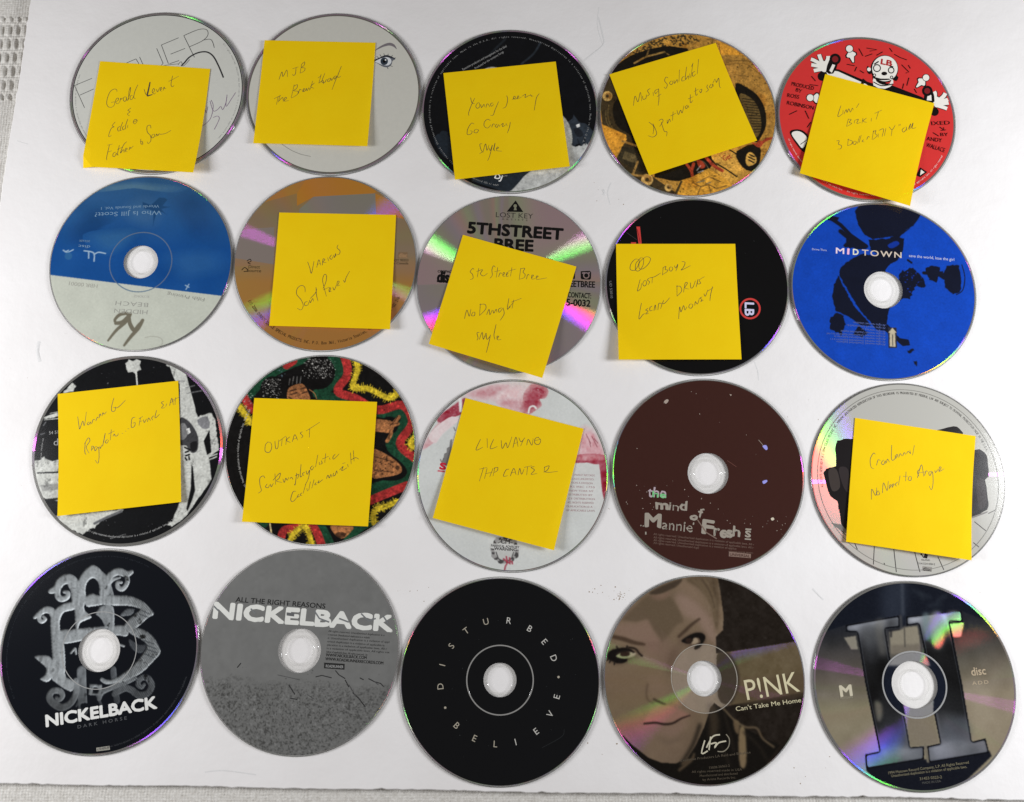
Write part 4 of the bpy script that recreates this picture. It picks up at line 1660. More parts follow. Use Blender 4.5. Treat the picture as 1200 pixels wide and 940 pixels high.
def d10(a):
    k = ink(16, 20, 36)
    a.jag('368,110 398,60 560,60 640,90 678,125 640,180 560,226 450,242 412,222 380,170', k, .12)
    a.jag('430,245 520,240 572,216 626,190 575,232 597,240 592,300 562,345 528,360 488,360 480,318 440,290', k, .15)
    a.jag('420,330 500,300 530,360 500,400 560,430 600,470 590,520 540,560 470,420', k, .1)
    a.poly('520,270 560,250 575,265 540,285', ink(15, 48, 140), 3)
    a.line('690,400 720,402/755,405 785,425', 2.2, k, 0)
    a.line('300,205 345,240 390,262', 3.0, k, 3)
    a.line('240,135 300,175 345,222 420,275', 2.6, k, 0)
    a.jag('236,128 290,140 285,160 240,150', k, .2)
    a.jag('312,215 345,205 352,232 400,255 425,285 380,290 310,275 330,250', k, .3)
    a.jag('300,375 330,348 400,310 480,325 505,380 560,470 520,600 512,670 470,668 380,560 312,445 292,405', k, .2)
    a.jag('290,412 308,455 360,550 448,650 395,645 330,600 276,578 260,510 270,455', k, .2)
    a.jag('250,612 282,585 312,600 322,640 305,692 252,664', k, .3)
    a.jag('360,690 380,650 430,680 400,700', k, .3)
    a.jag('575,400 640,375 692,428 696,470 652,462 625,520 590,520 575,480', k, .35)
    a.speck('570,370 660,350 700,440 640,500 580,480', 50, .2, .6, ink(15, 48, 150))
    a.jag('695,378 730,364 765,375 762,405 750,445 718,432 698,402', k, .25)
    a.jag('775,402 800,368 852,362 866,430 860,492 828,502 792,470', k, .3)
    a.line('868,362 882,420 872,480 842,502', .6, k)
    a.poly('760,392 780,392 780,412 760,412', k)
    a.jag('520,640 545,672 578,705 618,715 627,740 590,742 560,715 505,670', k, .15)
    a.jag('610,766 638,752 646,764 622,780', k, .2)
    a.jag('642,815 660,812 656,842', k, .2)
    a.line('615,340 632,352', 1.4, k, 0)
    a.text((278, 308), (316, 311), 26, 'M', ink(225, 205, 215), .02)
    a.text((331, 312), (339, 313), 26, 'I', ink(235, 180, 210), .02)
    a.text((358, 314), (383, 316), 26, 'D', ink(215, 215, 190), .03)
    a.text((400, 317), (585, 330), 26, 'TOWN', ink(200, 186, 170), .015, 1.25)
    a.text((620, 325), (832, 344), 13, 'save the world, lose the girl', ink(190, 195, 215), -.004)
    a.text((166, 293), (234, 298), 9, 'Drive-Thru', ink(185, 190, 215), .01)
    t = ink(90, 105, 160)
    for i, (x0, x1, y) in enumerate(((510, 280, 740), (510, 250, 728), (510, 270, 715), (510, 235, 702), (510, 300, 690), (510, 400, 680), (510, 330, 663), (510, 360, 650))):
        a.text((x0, y - 8 + (0)), (x1, y - 22), 9, LEGAL[: max(8, (x0 - x1) // 5)], t)
    a.poly('522,656 562,656 564,752 524,752', ink(40, 40, 50))
    a.poly('530,745 530,680 523,680 543,657 562,680 555,680 557,746', ink(176, 165, 140))
    a.line('543,690 544,740', .5, ink(60, 60, 60), 0)


def d11b(a):
    p, dk, md = ink(192, 193, 186), ink(22, 23, 26), ink(95, 96, 98)
    d = ink(14, 15, 17)
    a.jag('470,80 485,62 505,70 520,60 542,72 534,90 540,108 520,118 515,130 498,120 480,122 470,105', p, .3, 1.5)
    a.poly('512,115 520,115 525,178 518,178', p)
    a.jag('188,210 210,190 232,165 246,182 235,205', p, .3)
    a.jag('100,322 168,300 168,318 110,330', p, .15)
    a.line('105,334 168,328/130,305 168,298', .5, p, 0)
    a.line('88,400 105,395/100,360 110,345', .8, md, 0)
    a.jag('55,520 85,515 100,500 130,520 168,515 168,700 120,690 90,680 55,590', p, .25)
    a.poly('70,570 168,566 168,573 72,576', dk)
    a.poly('85,628 168,620 168,648 95,655', ink(150, 150, 146))
    a.poly('105,690 168,684 168,694 110,700', dk)
    a.poly('115,712 168,704 168,730 140,735', dk)
    a.jag('160,765 400,740 470,735 365,785 330,815 270,850 180,800', p, .35, 1.5)
    a.line('330,800 380,775 450,745', 1.6, md)
    # tall pale figure shape with dark gaps
    a.jag('665,88 738,118 765,215 800,350 840,470 856,600 785,705 742,764 715,790 672,815 690,760 716,690 712,172 690,158', p, .15, 2.5)
    a.poly('765,535 772,545 782,650 770,690 748,745 742,735 762,640', d)
    a.poly('712,330 742,332 770,360 795,410 792,470 765,482 742,450 712,440', ink(60, 60, 62), 3)
    a.poly('712,360 735,350 750,390 735,420 712,420', ink(120, 120, 120), 3)
    a.poly('742,375 756,370 762,392 748,400', ink(215, 215, 210))
    a.poly('760,440 790,430 788,468 766,476', ink(26, 26, 28), 2)
    a.line('735,458 760,470/738,480 752,475/740,495 756,490/738,505 744,515/754,500 756,512', 1.0, d, 0)
    a.jag('788,322 850,302 872,330 888,470 842,505 822,430', p, .2)
    a.poly('790,335 838,318 846,370 812,372', ink(120, 120, 122), 2)
    a.poly('820,430 838,395 846,380 855,480 835,492', d)
    a.line('830,505 880,488/830,520 878,500', .8, p, 0)
    a.line('700,160 735,160/745,215 830,200/740,190 780,180', .5, ink(120, 120, 120), 0)
    a.line('655,88 662,92', 1.0, p, 0)
    a.jag('668,795 690,790 680,812 655,806', p, .2)
    mt = ink(150, 150, 148)
    a.arct((LEGAL + 'New York, N.Y. ')[:95], 53.8, 248, 312, 1.15, mt, True)
    a.line('400,868 470,848/330,842 400,860', .3, mt, 0)
    a.arct(LEGAL[:34], 54.0, 196, 172, 1.0, mt)
    a.text((125, 400), (166, 396), 14, '54 51', mt)
    a.text((146, 450), (166, 448), 30, 'd', mt)


def d12(a):
    rd, ye, gn = ink(158, 46, 44), ink(196, 170, 42), ink(24, 62, 42)
    sk, sd = ink(150, 98, 60), ink(72, 46, 30)
    # greens
    a.line('150,235 215,165 280,115 345,85 430,50', 6.0, gn)
    a.line('540,50 565,110 548,165 480,215 560,245 690,292 780,305 850,295 868,340 800,440 868,520 866,590 740,640 700,645', 7.2, gn)
    a.line('470,800 500,850 525,905/600,900 640,830 700,790/470,215 540,250', 6.5, gn)
    a.line('180,720 230,800', 5, gn)
    # reds
    a.line('585,40 602,90 600,140 560,205 640,238 740,290 850,268 895,348 840,440 905,505', 5.4, rd)
    a.line('700,700 770,670 870,630', 5.4, rd)
    a.line('305,870 318,832 372,818 384,795/445,805 470,850 490,905', 5.0, rd)
    a.line('135,225 158,265 178,290/330,90 360,70', 5.0, rd)
    # yellows with brushy fringe
    a.fringe('640,55 650,110 628,188 700,195 790,236 838,206', 3.4, ye)
    a.fringe('920,400 885,440 912,462', 3.2, ye)
    a.fringe('835,700 780,722 725,742 722,800', 3.0, ye)
    a.fringe('345,885 362,845 415,815 445,900', 3.0, ye)
    a.fringe('108,262 140,305 170,350', 3.2, ye)
    # figure stand-in: raised arm, thigh, foot, face and hair puffs
    bk = ink(14, 13, 13)
    a.line('725,360 770,368 790,360', 11.5, bk)
    a.line('720,358 765,362 785,365', 8.0, sk)
    a.line('780,365 810,350 835,322/785,365 830,352/790,370 800,395 782,430', 2.4, sk)
    a.line('795,360 815,340 830,318/800,355 835,348/795,380 790,420', .6, sd)
    a.poly('700,455 780,478 850,530 872,575 830,606 760,606 700,600', bk, 3)
    a.poly('710,470 780,490 838,535 848,566 825,582 770,592 710,590', sk, 3)
    a.speck('715,480 780,500 835,550 770,585 715,585', 60, .2, .8, sd)
    a.line('725,500 800,520/725,560 810,570', .5, sd)
    a.circ(828, 550, 10, sd)
    a.poly('530,805 630,812 605,852 578,868 545,848', sk, 3)
    a.poly('560,840 600,845 580,866 550,856', sd, 3)
    a.circ(472, 122, 76, bk, 36)
    a.circ(268, 195, 56, bk, 36)
    wh = ink(200, 198, 190)
    a.speck('400,60 550,60 550,150 400,150', 260, .12, .42, wh, lambda x, y: max(0, 1 - math.dist((x, y), _puff(a, 475, 95)) / 17))
    a.speck('215,145 310,145 310,240 215,240', 150, .12, .4, wh, lambda x, y: max(0, 1 - math.dist((x, y), _puff(a, 262, 175)) / 13))
    a.poly('305,160 340,135 400,128 432,170 440,240 320,240', bk, 2)
    a.poly('334,205 352,183 400,172 424,205 432,250 342,250', sk, 3)
    a.line('345,205 372,198/350,220 375,212/395,195 415,190/340,232 352,240/400,215 420,208', 1.0, sd, 0)
    a.line('355,175 362,140/375,172 378,138/390,170 395,140/340,178 345,150', .5, ink(110, 108, 104), 0)
    a.line('432,198 455,215 465,240', .5, sk)
    a.line('255,800 262,848', 1.0, ink(200, 180, 130), 0)
    mt = ink(165, 163, 158)
    a.arct(LEGAL + ' Made in USA', 51.5, 220, 152, 1.3, mt)
    a.speck('130,230 190,200 200,240 150,310', 26, .2, .5, mt)
    a.speck('280,110 340,90 340,140 290,150', 14, .2, .5, ink(90, 110, 120))


def _puff(a, x, y):
    return a.w((x, y))


def d13(a):
    r1, r2, p1, p2 = ink(158, 66, 80), ink(176, 96, 106), ink(206, 170, 172), ink(222, 205, 204)
    gw = (200, 202, 198)
    a.soft('225,140 280,105 400,62 520,62 570,80 560,140 500,190 420,165 330,150', gw, (216, 186, 186), 8)
    a.soft('270,118 380,80 440,84 400,120 340,140', (214, 190, 190), (198, 150, 154))
    a.soft('400,160 440,135 520,150 500,200', (214, 190, 190), (196, 150, 154))
    a.soft('515,112 545,78 590,80 615,104 604,135 580,140 588,165 562,186 530,204 495,182 508,150', (196, 150, 152), (166, 78, 90), 8, grow=1.05, shrink=.5)
    a.poly('548,96 575,90 600,108 590,118 566,104', r1, 3)
    a.poly('515,150 555,140 572,160 548,176 530,160', r1, 3)
    a.soft('140,222 200,172 258,136 250,195 205,222 165,252', (190, 140, 144), (148, 52, 66), 7, grow=1.05, shrink=.6)
    a.soft('75,350 112,280 155,240 145,300 92,350', gw, (206, 168, 170))
    a.soft('110,300 150,245 205,215 225,235 165,290 130,330', gw, (224, 214, 212), 5)
    a.line('532,198 538,175 555,170 565,180', 1.1, WHITE)
    a.poly('140,222 200,175 255,140 248,195 205,222 165,252', r1, 3)
    a.poly('75,350 112,280 150,240 150,300 92,350', p1, 4)
    a.poly('100,300 150,245 200,215 230,230 160,290 130,330', p2, 4)
    a.line('237,140 240,190', 2.0, WHITE)
    a.soft('750,268 803,258 845,320 880,400 800,410 735,395', gw, (206, 160, 164), 7, grow=1.05, shrink=.6)
    a.poly('735,384 800,378 868,384 885,440 880,520 856,572 836,425 735,416', r1, 2)
    a.soft('735,384 800,376 866,384 872,400 735,402', (176, 96, 106), (190, 120, 126), 4)
    a.soft('845,440 880,450 878,520 856,555', (158, 66, 80), (140, 36, 54), 5)
    a.poly('725,418 836,421 858,612 690,628', ink(200, 200, 196))
    t = ink(158, 120, 122)
    for i in range(10):
        y = 470 + i * 17
        a.text((722 - i * 3.2, y), (818 - (i % 3) * 5, y + 3), 8, ('S MARKET RECORDS', 'CASH UNLIMITED', 'TION A DIVISION', 'RS INC 1755', 'NEW YORK NY', 'ISTRIBUTED BY', 'ICE DISTRIBUTION', 'ALL RIGHTS RESERVED', 'DUPLICATION IS A', 'OF APPLICABLE LAWS')[i], t)
    a.line('780,290 800,330/805,300 828,345/795,320 800,345/815,310 832,330', .35, ink(120, 50, 60), 0)
    g = ink(120, 118, 116)
    a.poly('160,425 168,375 178,370 180,350 190,345 194,315 202,312 198,430', g)
    a.line('210,262 215,275/152,400 156,410/165,395 158,415', .5, ink(90, 85, 85), 0)
    a.text((148, 440), (172, 444), 26, 'S', ink(190, 40, 60), .05)
    a.line('142,449 168,452', .8, ink(190, 40, 60), 0)
    k = ink(70, 68, 68)
    for i in range(26):
        t_ = i * 2 * PI / 26
        x, y = 430 + 52 * math.cos(t_), 790 + 50 * math.sin(t_)
        a.circ(x, y, 8 + 3 * (i % 3), ink(150, 148, 146) if i % 2 else k, 9)
    a.circ(430, 790, 46, ink(186, 186, 182), 30)
    a.line('392,800 405,830 430,836 455,830 468,800/400,760 430,750 462,760', .6, k)
    a.poly('362,762 500,770 498,790 362,784', ink(196, 196, 192))
    a.text((370, 776), (492, 784), 10, 'PARENTAL ADVISORY', k, .02)
    a.text((384, 790), (480, 796), 12, 'WARNING', k, .03)
    a.text((412, 762), (450, 764), 20, 'CM', k, .03)
    a.line('436,820 440,845 432,862 428,885/425,830 445,845/450,825 452,850/460,840 462,850', 1.0, r1)
    a.text((275, 600), (600, 640), 14, 'PARENTAL ADVISORY LYRICS', g)


def d14(a):
    g = ink(152, 144, 132)
    for b, A, B, h, bo in (('the', (218, 560), (296, 566), 46, .02), ('m', (252, 612), (304, 616), 40, .045), ('in', (308, 616), (350, 622), 36, -.005), ('d', (356, 617), (384, 621), 42, .03),
                           ('o', (402, 660), (432, 662), 32, .05), ('f', (434, 648), (456, 652), 40, .02), ('M', (208, 688), (272, 692), 58, .05), ('annie', (278, 700), (410, 714), 46, .0),
                           ('F', (452, 716), (498, 722), 60, .04), ('r', (502, 728), (527, 730), 50, .03), ('e', (530, 734), (557, 737), 48, .04), ('s', (559, 735), (582, 736), 48, .045), ('h', (584, 730), (614, 734), 46, .02)):
        col = ink(176, 160, 166) if b == 'the' else g
        a.text(A, B, h * .92, b, col, bo, 1.0, 1.3)
    a.text((238, 562), (296, 567), 26, 'he', ink(120, 190, 130), .02, 1.0, 1.0)  # green glint on the first word, painted as ink colour
    a.line('186,684 190,686/196,686 200,688/416,672 414,682', .8, g, 0)
    a.line('432,660 470,715 515,742', .7, ink(120, 100, 90), 0)
    a.poly('640,697 665,699 663,706 638,704', g)
    a.poly('636,740 663,742 663,748 636,746', g)
    a.text((638, 733), (660, 736), 26, 'S', g, .04)
    a.text((206, 724), (212, 724), 12, '1', g)
    t = ink(118, 94, 84)
    for i, (x1, y) in enumerate(((676, 728), (674, 742), (600, 754), (438, 766))):
        a.text((242, y - 2), (x1, y + (x1 - 242) * .1), 9, (LEGAL * 2)[: (x1 - 242) // 5], t)
    a.poly('568,798 663,808 662,826 567,818', ink(128, 106, 96))
    a.text((572, 815), (658, 823), 11, 'UNIVERSAL', ink(60, 35, 30), .02)
    a.text((566, 798), (672, 806), 6, 'universal records division', t)
    sp = ink(165, 150, 138)
    a.speck('100,520 350,480 560,640 700,640 860,640 860,760 600,700 200,620 120,600', 46, .1, .38, sp)
    a.speck('200,100 800,100 850,500 500,350 150,400', 9, .1, .4, sp)
    a.poly('287,150 300,140 308,146 296,160', sp, 2)
    a.poly('570,118 580,120 576,127', sp)
    a.poly('748,655 758,650 764,658 754,664', ink(200, 190, 170), 2)
    lv = ink(150, 150, 220)
    a.poly('712,342 728,338 735,352 728,360', lv, 2)
    a.poly('712,494 730,488 733,496 718,506', lv, 2)
    a.line('695,315 718,342', .25, sp)
    a.line('560,405 580,418 600,432', .3, ink(110, 70, 62))


def d15(a):
    k, b2 = ink(28, 25, 26), ink(50, 44, 44)
    a.jag('178,330 188,300 215,294 262,290 262,690 235,690 226,700 205,660 190,560 158,540 148,520 138,480 128,440 140,420 185,410', k, .15, 2)
    a.poly('195,420 235,425 240,520 215,500', b2, 4)
    a.poly('150,430 185,425 200,500 165,515', ink(62, 55, 52), 4)
    a.jag('770,345 800,337 826,350 838,380 844,455 828,470 842,580 836,600 800,618 765,630', k, .15, 2)
    a.poly('790,480 822,470 832,570 800,590', b2, 4)
    a.poly('605,262 640,250 690,238 715,248 728,285 600,300', k, 2)
    gs = ink(120, 116, 112)
    a.poly('160,655 205,662 240,700 215,698', gs)
    a.poly('765,630 838,604 835,612 770,636', gs)
    ln = ink(58, 55, 54)
    a.line('348,755 344,835/432,768 443,868/522,782 545,868/622,800 648,858/780,650 830,690/775,740 800,760/262,740 275,770/390,828 393,838', .5, ln, 0)
    a.line('205,690 260,740/840,615 870,600', .4, ln, 0)
    a.jag('545,790 552,785 560,802 566,786 580,792 575,810 558,806', k, .1)
    a.text((552, 818), (588, 820), 7, 'ISLAND', k)
    a.text((538, 834), (610, 838), 8, '314-524 050-2', k)
    a.poly('556,842 597,846 595,866 556,862', ink(140, 136, 130))
    a.text((558, 861), (594, 864), 15, 'disc', ink(60, 58, 56), .03)
    t = ink(55, 52, 50)
    a.arct('ALL RIGHTS RESERVED P & C 1994 ISLAND RECORDS INC. WARNING UNAUTHORIZED REPRODUCTION OF THIS RECORDING IS PROHIBITED BY FEDERAL LAW AND SUBJECT TO CRIMINAL PROSECUTION MADE IN THE U.S.A.', 53.5, 186, 18, 1.5, t, False, .01)
    a.ring(55.4, 55.75, ink(120, 118, 112))


def d16(a):
    a.ring(22.0, 22.5, ink(150, 150, 148))
    a.text((194, 768), (652, 690), 46, 'NICKELBACK', ink(214, 214, 210), .042, 1.0, .5)
    a.text((324, 776), (528, 738), 13, 'DARK HORSE', ink(86, 88, 90), 0, 1.6)
    a.poly('401,856 456,848 458,864 402,871', ink(150, 148, 138))
    a.text((405, 868), (454, 861), 8, 'ROADRUNNER', ink(40, 40, 40), .02)
    t = ink(58, 60, 64)
    a.arct(LEGAL * 2, 55.3, 275, 345, 1.1, t, True)
    a.arct(LEGAL * 2, 55.3, 210, 60, .9, ink(44, 48, 54))


def d17(a):
    k, w = ink(38, 38, 38), ink(214, 214, 208)
    a.text((178, 262), (543, 290), 20, 'ALL THE RIGHT REASONS', k, .02)
    a.text((88, 326), (815, 381), 60, 'NICKELBACK', w, .05, 1.0, .5)
    a.poly('386,305 418,308 417,322 386,318', ink(96, 97, 98))
    for t in ('500,300 520,330 560,345', '80,270 110,300', '690,310 720,340 750,330', '240,290 260,310', '600,330 640,345', '780,320 800,350'):
        a.line(t, .9, ink(112, 114, 115), 0)
    t = ink(52, 52, 52)
    for i in range(7):
        y = 385 + i * 14
        a.text((556 - i * 1.2, y), (785 + (i % 3) * 10 - (70 if i in (1, 6) else 0), y + 17 - (4 if i in (1, 6) else 0)), 8, (LEGAL * 2)[i * 9:i * 9 + 50], t)
    a.text((546, 484), (712, 496), 12, 'WWW.NICKELBACK.COM', k, .02)
    a.text((544, 500), (780, 518), 12, 'WWW.ROADRUNNERRECORDS.COM', k, .02)
    a.poly('540,510 623,515 622,539 539,533', k)
    a.text((546, 529), (617, 533), 11, 'ROADRUNNER', ink(150, 150, 148), .02)
    a.line('585,542 600,560 625,575/625,580 640,610/655,632 680,655 708,692/685,572 700,580/720,575 745,588 770,595 782,608/505,568 530,562 570,572/395,600 420,640/400,655 430,660/185,530 200,512', .55, ink(50, 50, 50), 0)
    a.line('640,600 670,650/745,588 760,600/350,560 440,580/470,640 500,660', .35, ink(78, 78, 78), 0)


def d18(a):
    g = ink(165, 158, 142)
    a.ring(19.4, 20.1, ink(138, 136, 132))
    a.z += .002
    cx = (437, 467)
    for ch, x, y in (('D', 195, 485), ('I', 203, 398), ('S', 240, 320), ('T', 300, 258), ('U', 381, 221), ('R', 475, 217), ('B', 560, 250), ('E', 620, 303), ('D', 658, 370), ('.', 677, 447), ('.', 215, 572),
                     ('E', 670, 527), ('V', 643, 598), ('E', 586, 668), ('I', 502, 712), ('L', 420, 720), ('E', 335, 697), ('B', 262, 645)):
        p = a.w((x, y))
        if ch == '.':
            a.circ(x, y, 5, g, 10)
            continue
        ang = math.atan2(p[1], p[0])
        V, F = text_mesh(ch, .012)
        low = y > 500 and x != 195
        a.glyph(V, F, math.hypot(*p), ang, 3.6, g if x < 450 else ink(185, 183, 176), low)
    a.speck('100,200 780,200 780,700 300,850 100,700', 22, .08, .22, ink(70, 72, 74))
    a.line('610,735 690,690 700,660', .3, ink(36, 38, 40))


def d19(a):
    a.ring(19.3, 19.7, ink(158, 148, 132))
    lt2 = ink(200, 192, 158)
    a.text((612, 541), (828, 505), 82, 'P!NK', lt2, -.012)
    a.text((566, 586), (832, 549), 18, "Can't Take Me Home", lt2, -.004)
    sg = ink(190, 184, 162)
    a.line('438,705 425,758 450,748/445,735 470,690 500,682/462,690 455,745/462,720 485,715 478,735 495,715 525,708', .8, sg, 4)
    a.line('525,680 538,700 535,730 515,750 490,750', .6, ink(130, 124, 108))
    mt = ink(84, 76, 64)
    a.text((340, 792), (625, 758), 10, 'Executive Producers LA Reid and Babyface', mt)
    for i, (x0, x1) in enumerate(((455, 540), (385, 590), (418, 572), (430, 565))):
        a.text((x0, 822 + i * 16), (x1, 812 + i * 16), 9, ('73008-26062-2', 'All rights reserved made in USA', 'Manufactured and distributed', 'by Arista Records Inc.')[i], mt)


def d20(a):
    t = ink(120, 114, 92)
    a.text((352, 826), (680, 782), 11, '1994 Motown Record Company, L.P. All Rights Reserved', t)
    a.text((364, 838), (672, 800), 11, 'Unauthorized duplication is a violation of applicable laws.', t)
    a.text((480, 850), (570, 842), 11, '31453 0323-2', t)
    a.text((490, 866), (566, 858), 9, 'MADE IN USA', ink(80, 80, 76))
    a.poly('150,460 206,458 210,518 152,522', ink(104, 98, 84))
    a.text((158, 508), (204, 504), 42, 'M', ink(190, 182, 160), .04)
    a.text((156, 520), (206, 516), 9, 'MOTOWN', ink(150, 142, 122))
    a.text((692, 424), (750, 418), 32, 'disc', ink(168, 152, 128), .02)
    a.text((694, 462), (760, 456), 14, 'ADD', ink(168, 152, 128), 0, 1.3)
    a.ring(18.3, 19.2, ink(150, 150, 150))


B15 = metal('b15', (228, 226, 216), diffr=.75, aniso=.34, gloss=.16)
B7 = metal('b7', stops=[(0, (176, 122, 60)), (.38, (172, 124, 66)), (.55, (146, 126, 98)), (.75, (140, 122, 92)), (1, (168, 118, 58))], aniso=.13)
B19 = metal('b19', attr=True, diffr=.75, aniso=.045, gloss=.2)
B20 = metal('b20', attr=True, diffr=.66, aniso=.13, gloss=.2)

make_disc(0, 'pale grey disc printed with thin outlined capital letters and a purple signature', ink(197, 197, 189), 19, 58.0, d1)
make_disc(1, 'plain pale grey disc with a single printed eye beside its sticky note', ink(192, 190, 180), 19, 58.2, d2)
make_disc(2, 'black disc with a torn pale grey patch at its lower right, in the top row', ink(14, 15, 18), 19, 58.2, d3, tex=((13, 14, 17), [(6, .04), (1.6, .05), (.7, .05)]))
make_disc(3, 'ochre and brown disc with drawn loudspeaker shapes under a tilted note', ink(176, 128, 54), 19, 58.6, d4, tex=((176, 128, 54), [(7, .04), (2.2, .06), (.7, .09)], grit4))
make_disc(4, 'bright red disc with white cartoon gloves and pins', ink(202, 52, 50), 19, 58.0, d5)
make_disc(5, 'uncovered disc printed blue above and pale grey below', ink(20, 72, 134), 11.2, 58.8, d6, (11.2, 20.3), tex=((20, 72, 134), [(9, .01), (.8, .012)], fade6))
make_disc(6, 'bronze and grey metallic disc with black lettering round its lower edge', B7, 19, 58.9, d7)
make_disc(7, 'bare silver disc with rainbow wedges and bold black capital letters', SILVER, 11.5, 59.1, d8, metal_to=59.3)
make_disc(8, 'plain black disc with a small red ring beside its sticky note', ink(11, 11, 12), 11.5, 58.3, d9)
make_disc(9, 'bright blue disc with a dark silhouette and a white hub', ink(16, 64, 166), 12.4, 58.3, d10, tex=((16, 64, 166), [(6, .02), (.7, .03)]))
make_disc(10, 'black and white photo style disc with a palm tree at its top', ink(16, 17, 19), 19, 58.0, d11b, metal_to=59.4, tex=((16, 17, 19), [(4, .03), (.8, .06)], grit11))
make_disc(11, 'black disc with red, green and yellow jagged bands', ink(16, 15, 15), 19, 58.9, d12, tex=((16, 15, 15), [(5, .06), (1.4, .1), (.6, .12)]))
make_disc(12, 'pale grey disc with smeared dark red stains along its top and right edge', ink(200, 202, 198), 19, 58.4, d13, tex=((200, 202, 198), [(12, .012), (.8, .012)], wash13))
make_disc(13, 'uncovered dark brown disc with ransom style lettering', ink(58, 32, 27), 12.6, 58.5, d14, (12.4, 10.9))
make_disc(14, 'silver disc with dark sofa shapes on both sides of its sticky note', B15, 19, 58.8, d15, metal_to=59.3)
make_disc(15, 'black disc with an ornate grey monogram', INKP, 12.5, 58.3, d16, pic=(pic16, (12, 15, 21)))
make_disc(16, 'plain mid grey disc with wide white capital letters above its hub', INKP, 12.8, 58.9, d17, (12.6, 11.2), pic=(pic17, (110, 110, 108)))
make_disc(17, 'black disc with small letters spaced round a thin grey ring', ink(14, 15, 17), 9.8, 58.6, d18, (9.7, 19.7))
make_disc(18, 'brown toned disc with a large printed face', B19, 10.2, 58.9, d19, (10.0, 19.5), metal_to=59.2, pic=(pic19, (124, 105, 84)))
make_disc(19, 'tan and navy disc with two huge dark slab numerals', B20, 13.5, 58.4, d20, (13.2, 18.8), metal_to=59.3, pic=(pic20, (120, 112, 98)))

# ------------------------------------------------------------------ sticky notes
NOTE = note_mat()
PEN = plain('ballpoint_ink', (.07, .055, .04), .5, .3)
PENBOLD = PEN
NGROUP = 'yellow sticky notes on the discs'


def make_note(label, crop, corners, lift, strokes, bold='', fold=None, pw=.34):
    x0, y0, k = crop
    zb = 1.85

    def zlift(s, t):
        """height of the sheet: stuck along the top, springing up toward the bottom"""
        u = max(0, (t - .22) / .78)
        l = 1.12 * (lift[0] * (1 - s) + lift[1] * s)
        return zb + l * u ** 1.8 + .12 * math.sin(s * PI) * u

    px = [(x0 + a / k, y0 + b / k) for a, b in corners]
    cs = [(0, 0), (1, 0), (1, 1), (0, 1)]
    C3 = []
    for (u, v), (s, t) in zip(px, cs):
        z = zlift(s, t)
        C3.append((*P(u, v, z), z))

    def surf(s, t):
        w = ((1 - s) * (1 - t), s * (1 - t), s * t, (1 - s) * t)
        x = sum(a * c[0] for a, c in zip(w, C3))
        y = sum(a * c[1] for a, c in zip(w, C3))
        z = zlift(s, t)
        if fold:
            d = fold - (s + (1 - t))
            if d > 0:
                z -= d * 24
        return (x, y, z)

    n = 40
    V, F = [], []
    for j in range(n + 1):
        for i in range(n + 1):
            V.append(surf(i / n, j / n))
    m1 = (n + 1) ** 2
    for j in range(n):
        for i in range(n):
            a = j * (n + 1) + i
            F.append((a, a + n + 1, a + n + 2, a + 1))
    cx = sum(c[0] for c in C3) / 4
    cy = sum(c[1] for c in C3) / 4
    # paper thickness: a second skin below and a rim all round
    V = [(x - cx, y - cy, z) for x, y, z in V]
    F2 = []
    per = [(i, 0) for i in range(n)] + [(n, j) for j in range(n)] + [(n - i, n) for i in range(n)] + [(0, n - j) for j in range(n)]
    pi = [j * (n + 1) + i for i, j in per]
    low = len(V)
    V += [(V[i][0], V[i][1], V[i][2] - .09) for i in pi]
    K_ = len(pi)
    for q in range(K_):
        r = (q + 1) % K_
        F.append((pi[q], pi[r], low + r, low + q))
    o = link('sticky_note', V, F, [NOTE], smooth=False)
    o.location = (cx * MM, cy * MM, 0)
    tag(o, label, 'sticky note', NGROUP)

    def inv(u, v):
        s, t = .5, .5
        for _ in range(12):
            f = lambda s, t: tuple(sum(w * c[i] for w, c in zip(((1 - s) * (1 - t), s * (1 - t), s * t, (1 - s) * t), px)) for i in (0, 1))
            a = f(s, t)
            e = 1e-4
            b, c = f(s + e, t), f(s, t + e)
            j11, j21 = (b[0] - a[0]) / e, (b[1] - a[1]) / e
            j12, j22 = (c[0] - a[0]) / e, (c[1] - a[1]) / e
            det = j11 * j22 - j12 * j21
            dx, dy = u - a[0], v - a[1]
            s += (j22 * dx - j12 * dy) / det
            t += (-j21 * dx + j11 * dy) / det
        return s, t

    HV, HF = [], []
    cnt = 0
    for src, wd in ((strokes, pw), (bold, 1.0)):
        for st in parse(src):
            q = catmull(st, 5)
            pts = [surf(*inv(x0 + a / k, y0 + b / k)) for a, b in q]
            rb, rf = ribbon([(p[0], p[1]) for p in pts], wd, True)
            b = len(HV)
            for i, p in enumerate(pts):
                z = p[2] + .035 + cnt * 2e-5
                cnt += 1
                HV.append((rb[2 * i][0] - cx, rb[2 * i][1] - cy, z))
                HV.append((rb[2 * i + 1][0] - cx, rb[2 * i + 1][1] - cy, z))
            HF += [tuple(b + c for c in f) for f in rf]
    link('handwriting', HV, HF, [PEN], None, o)
    return o


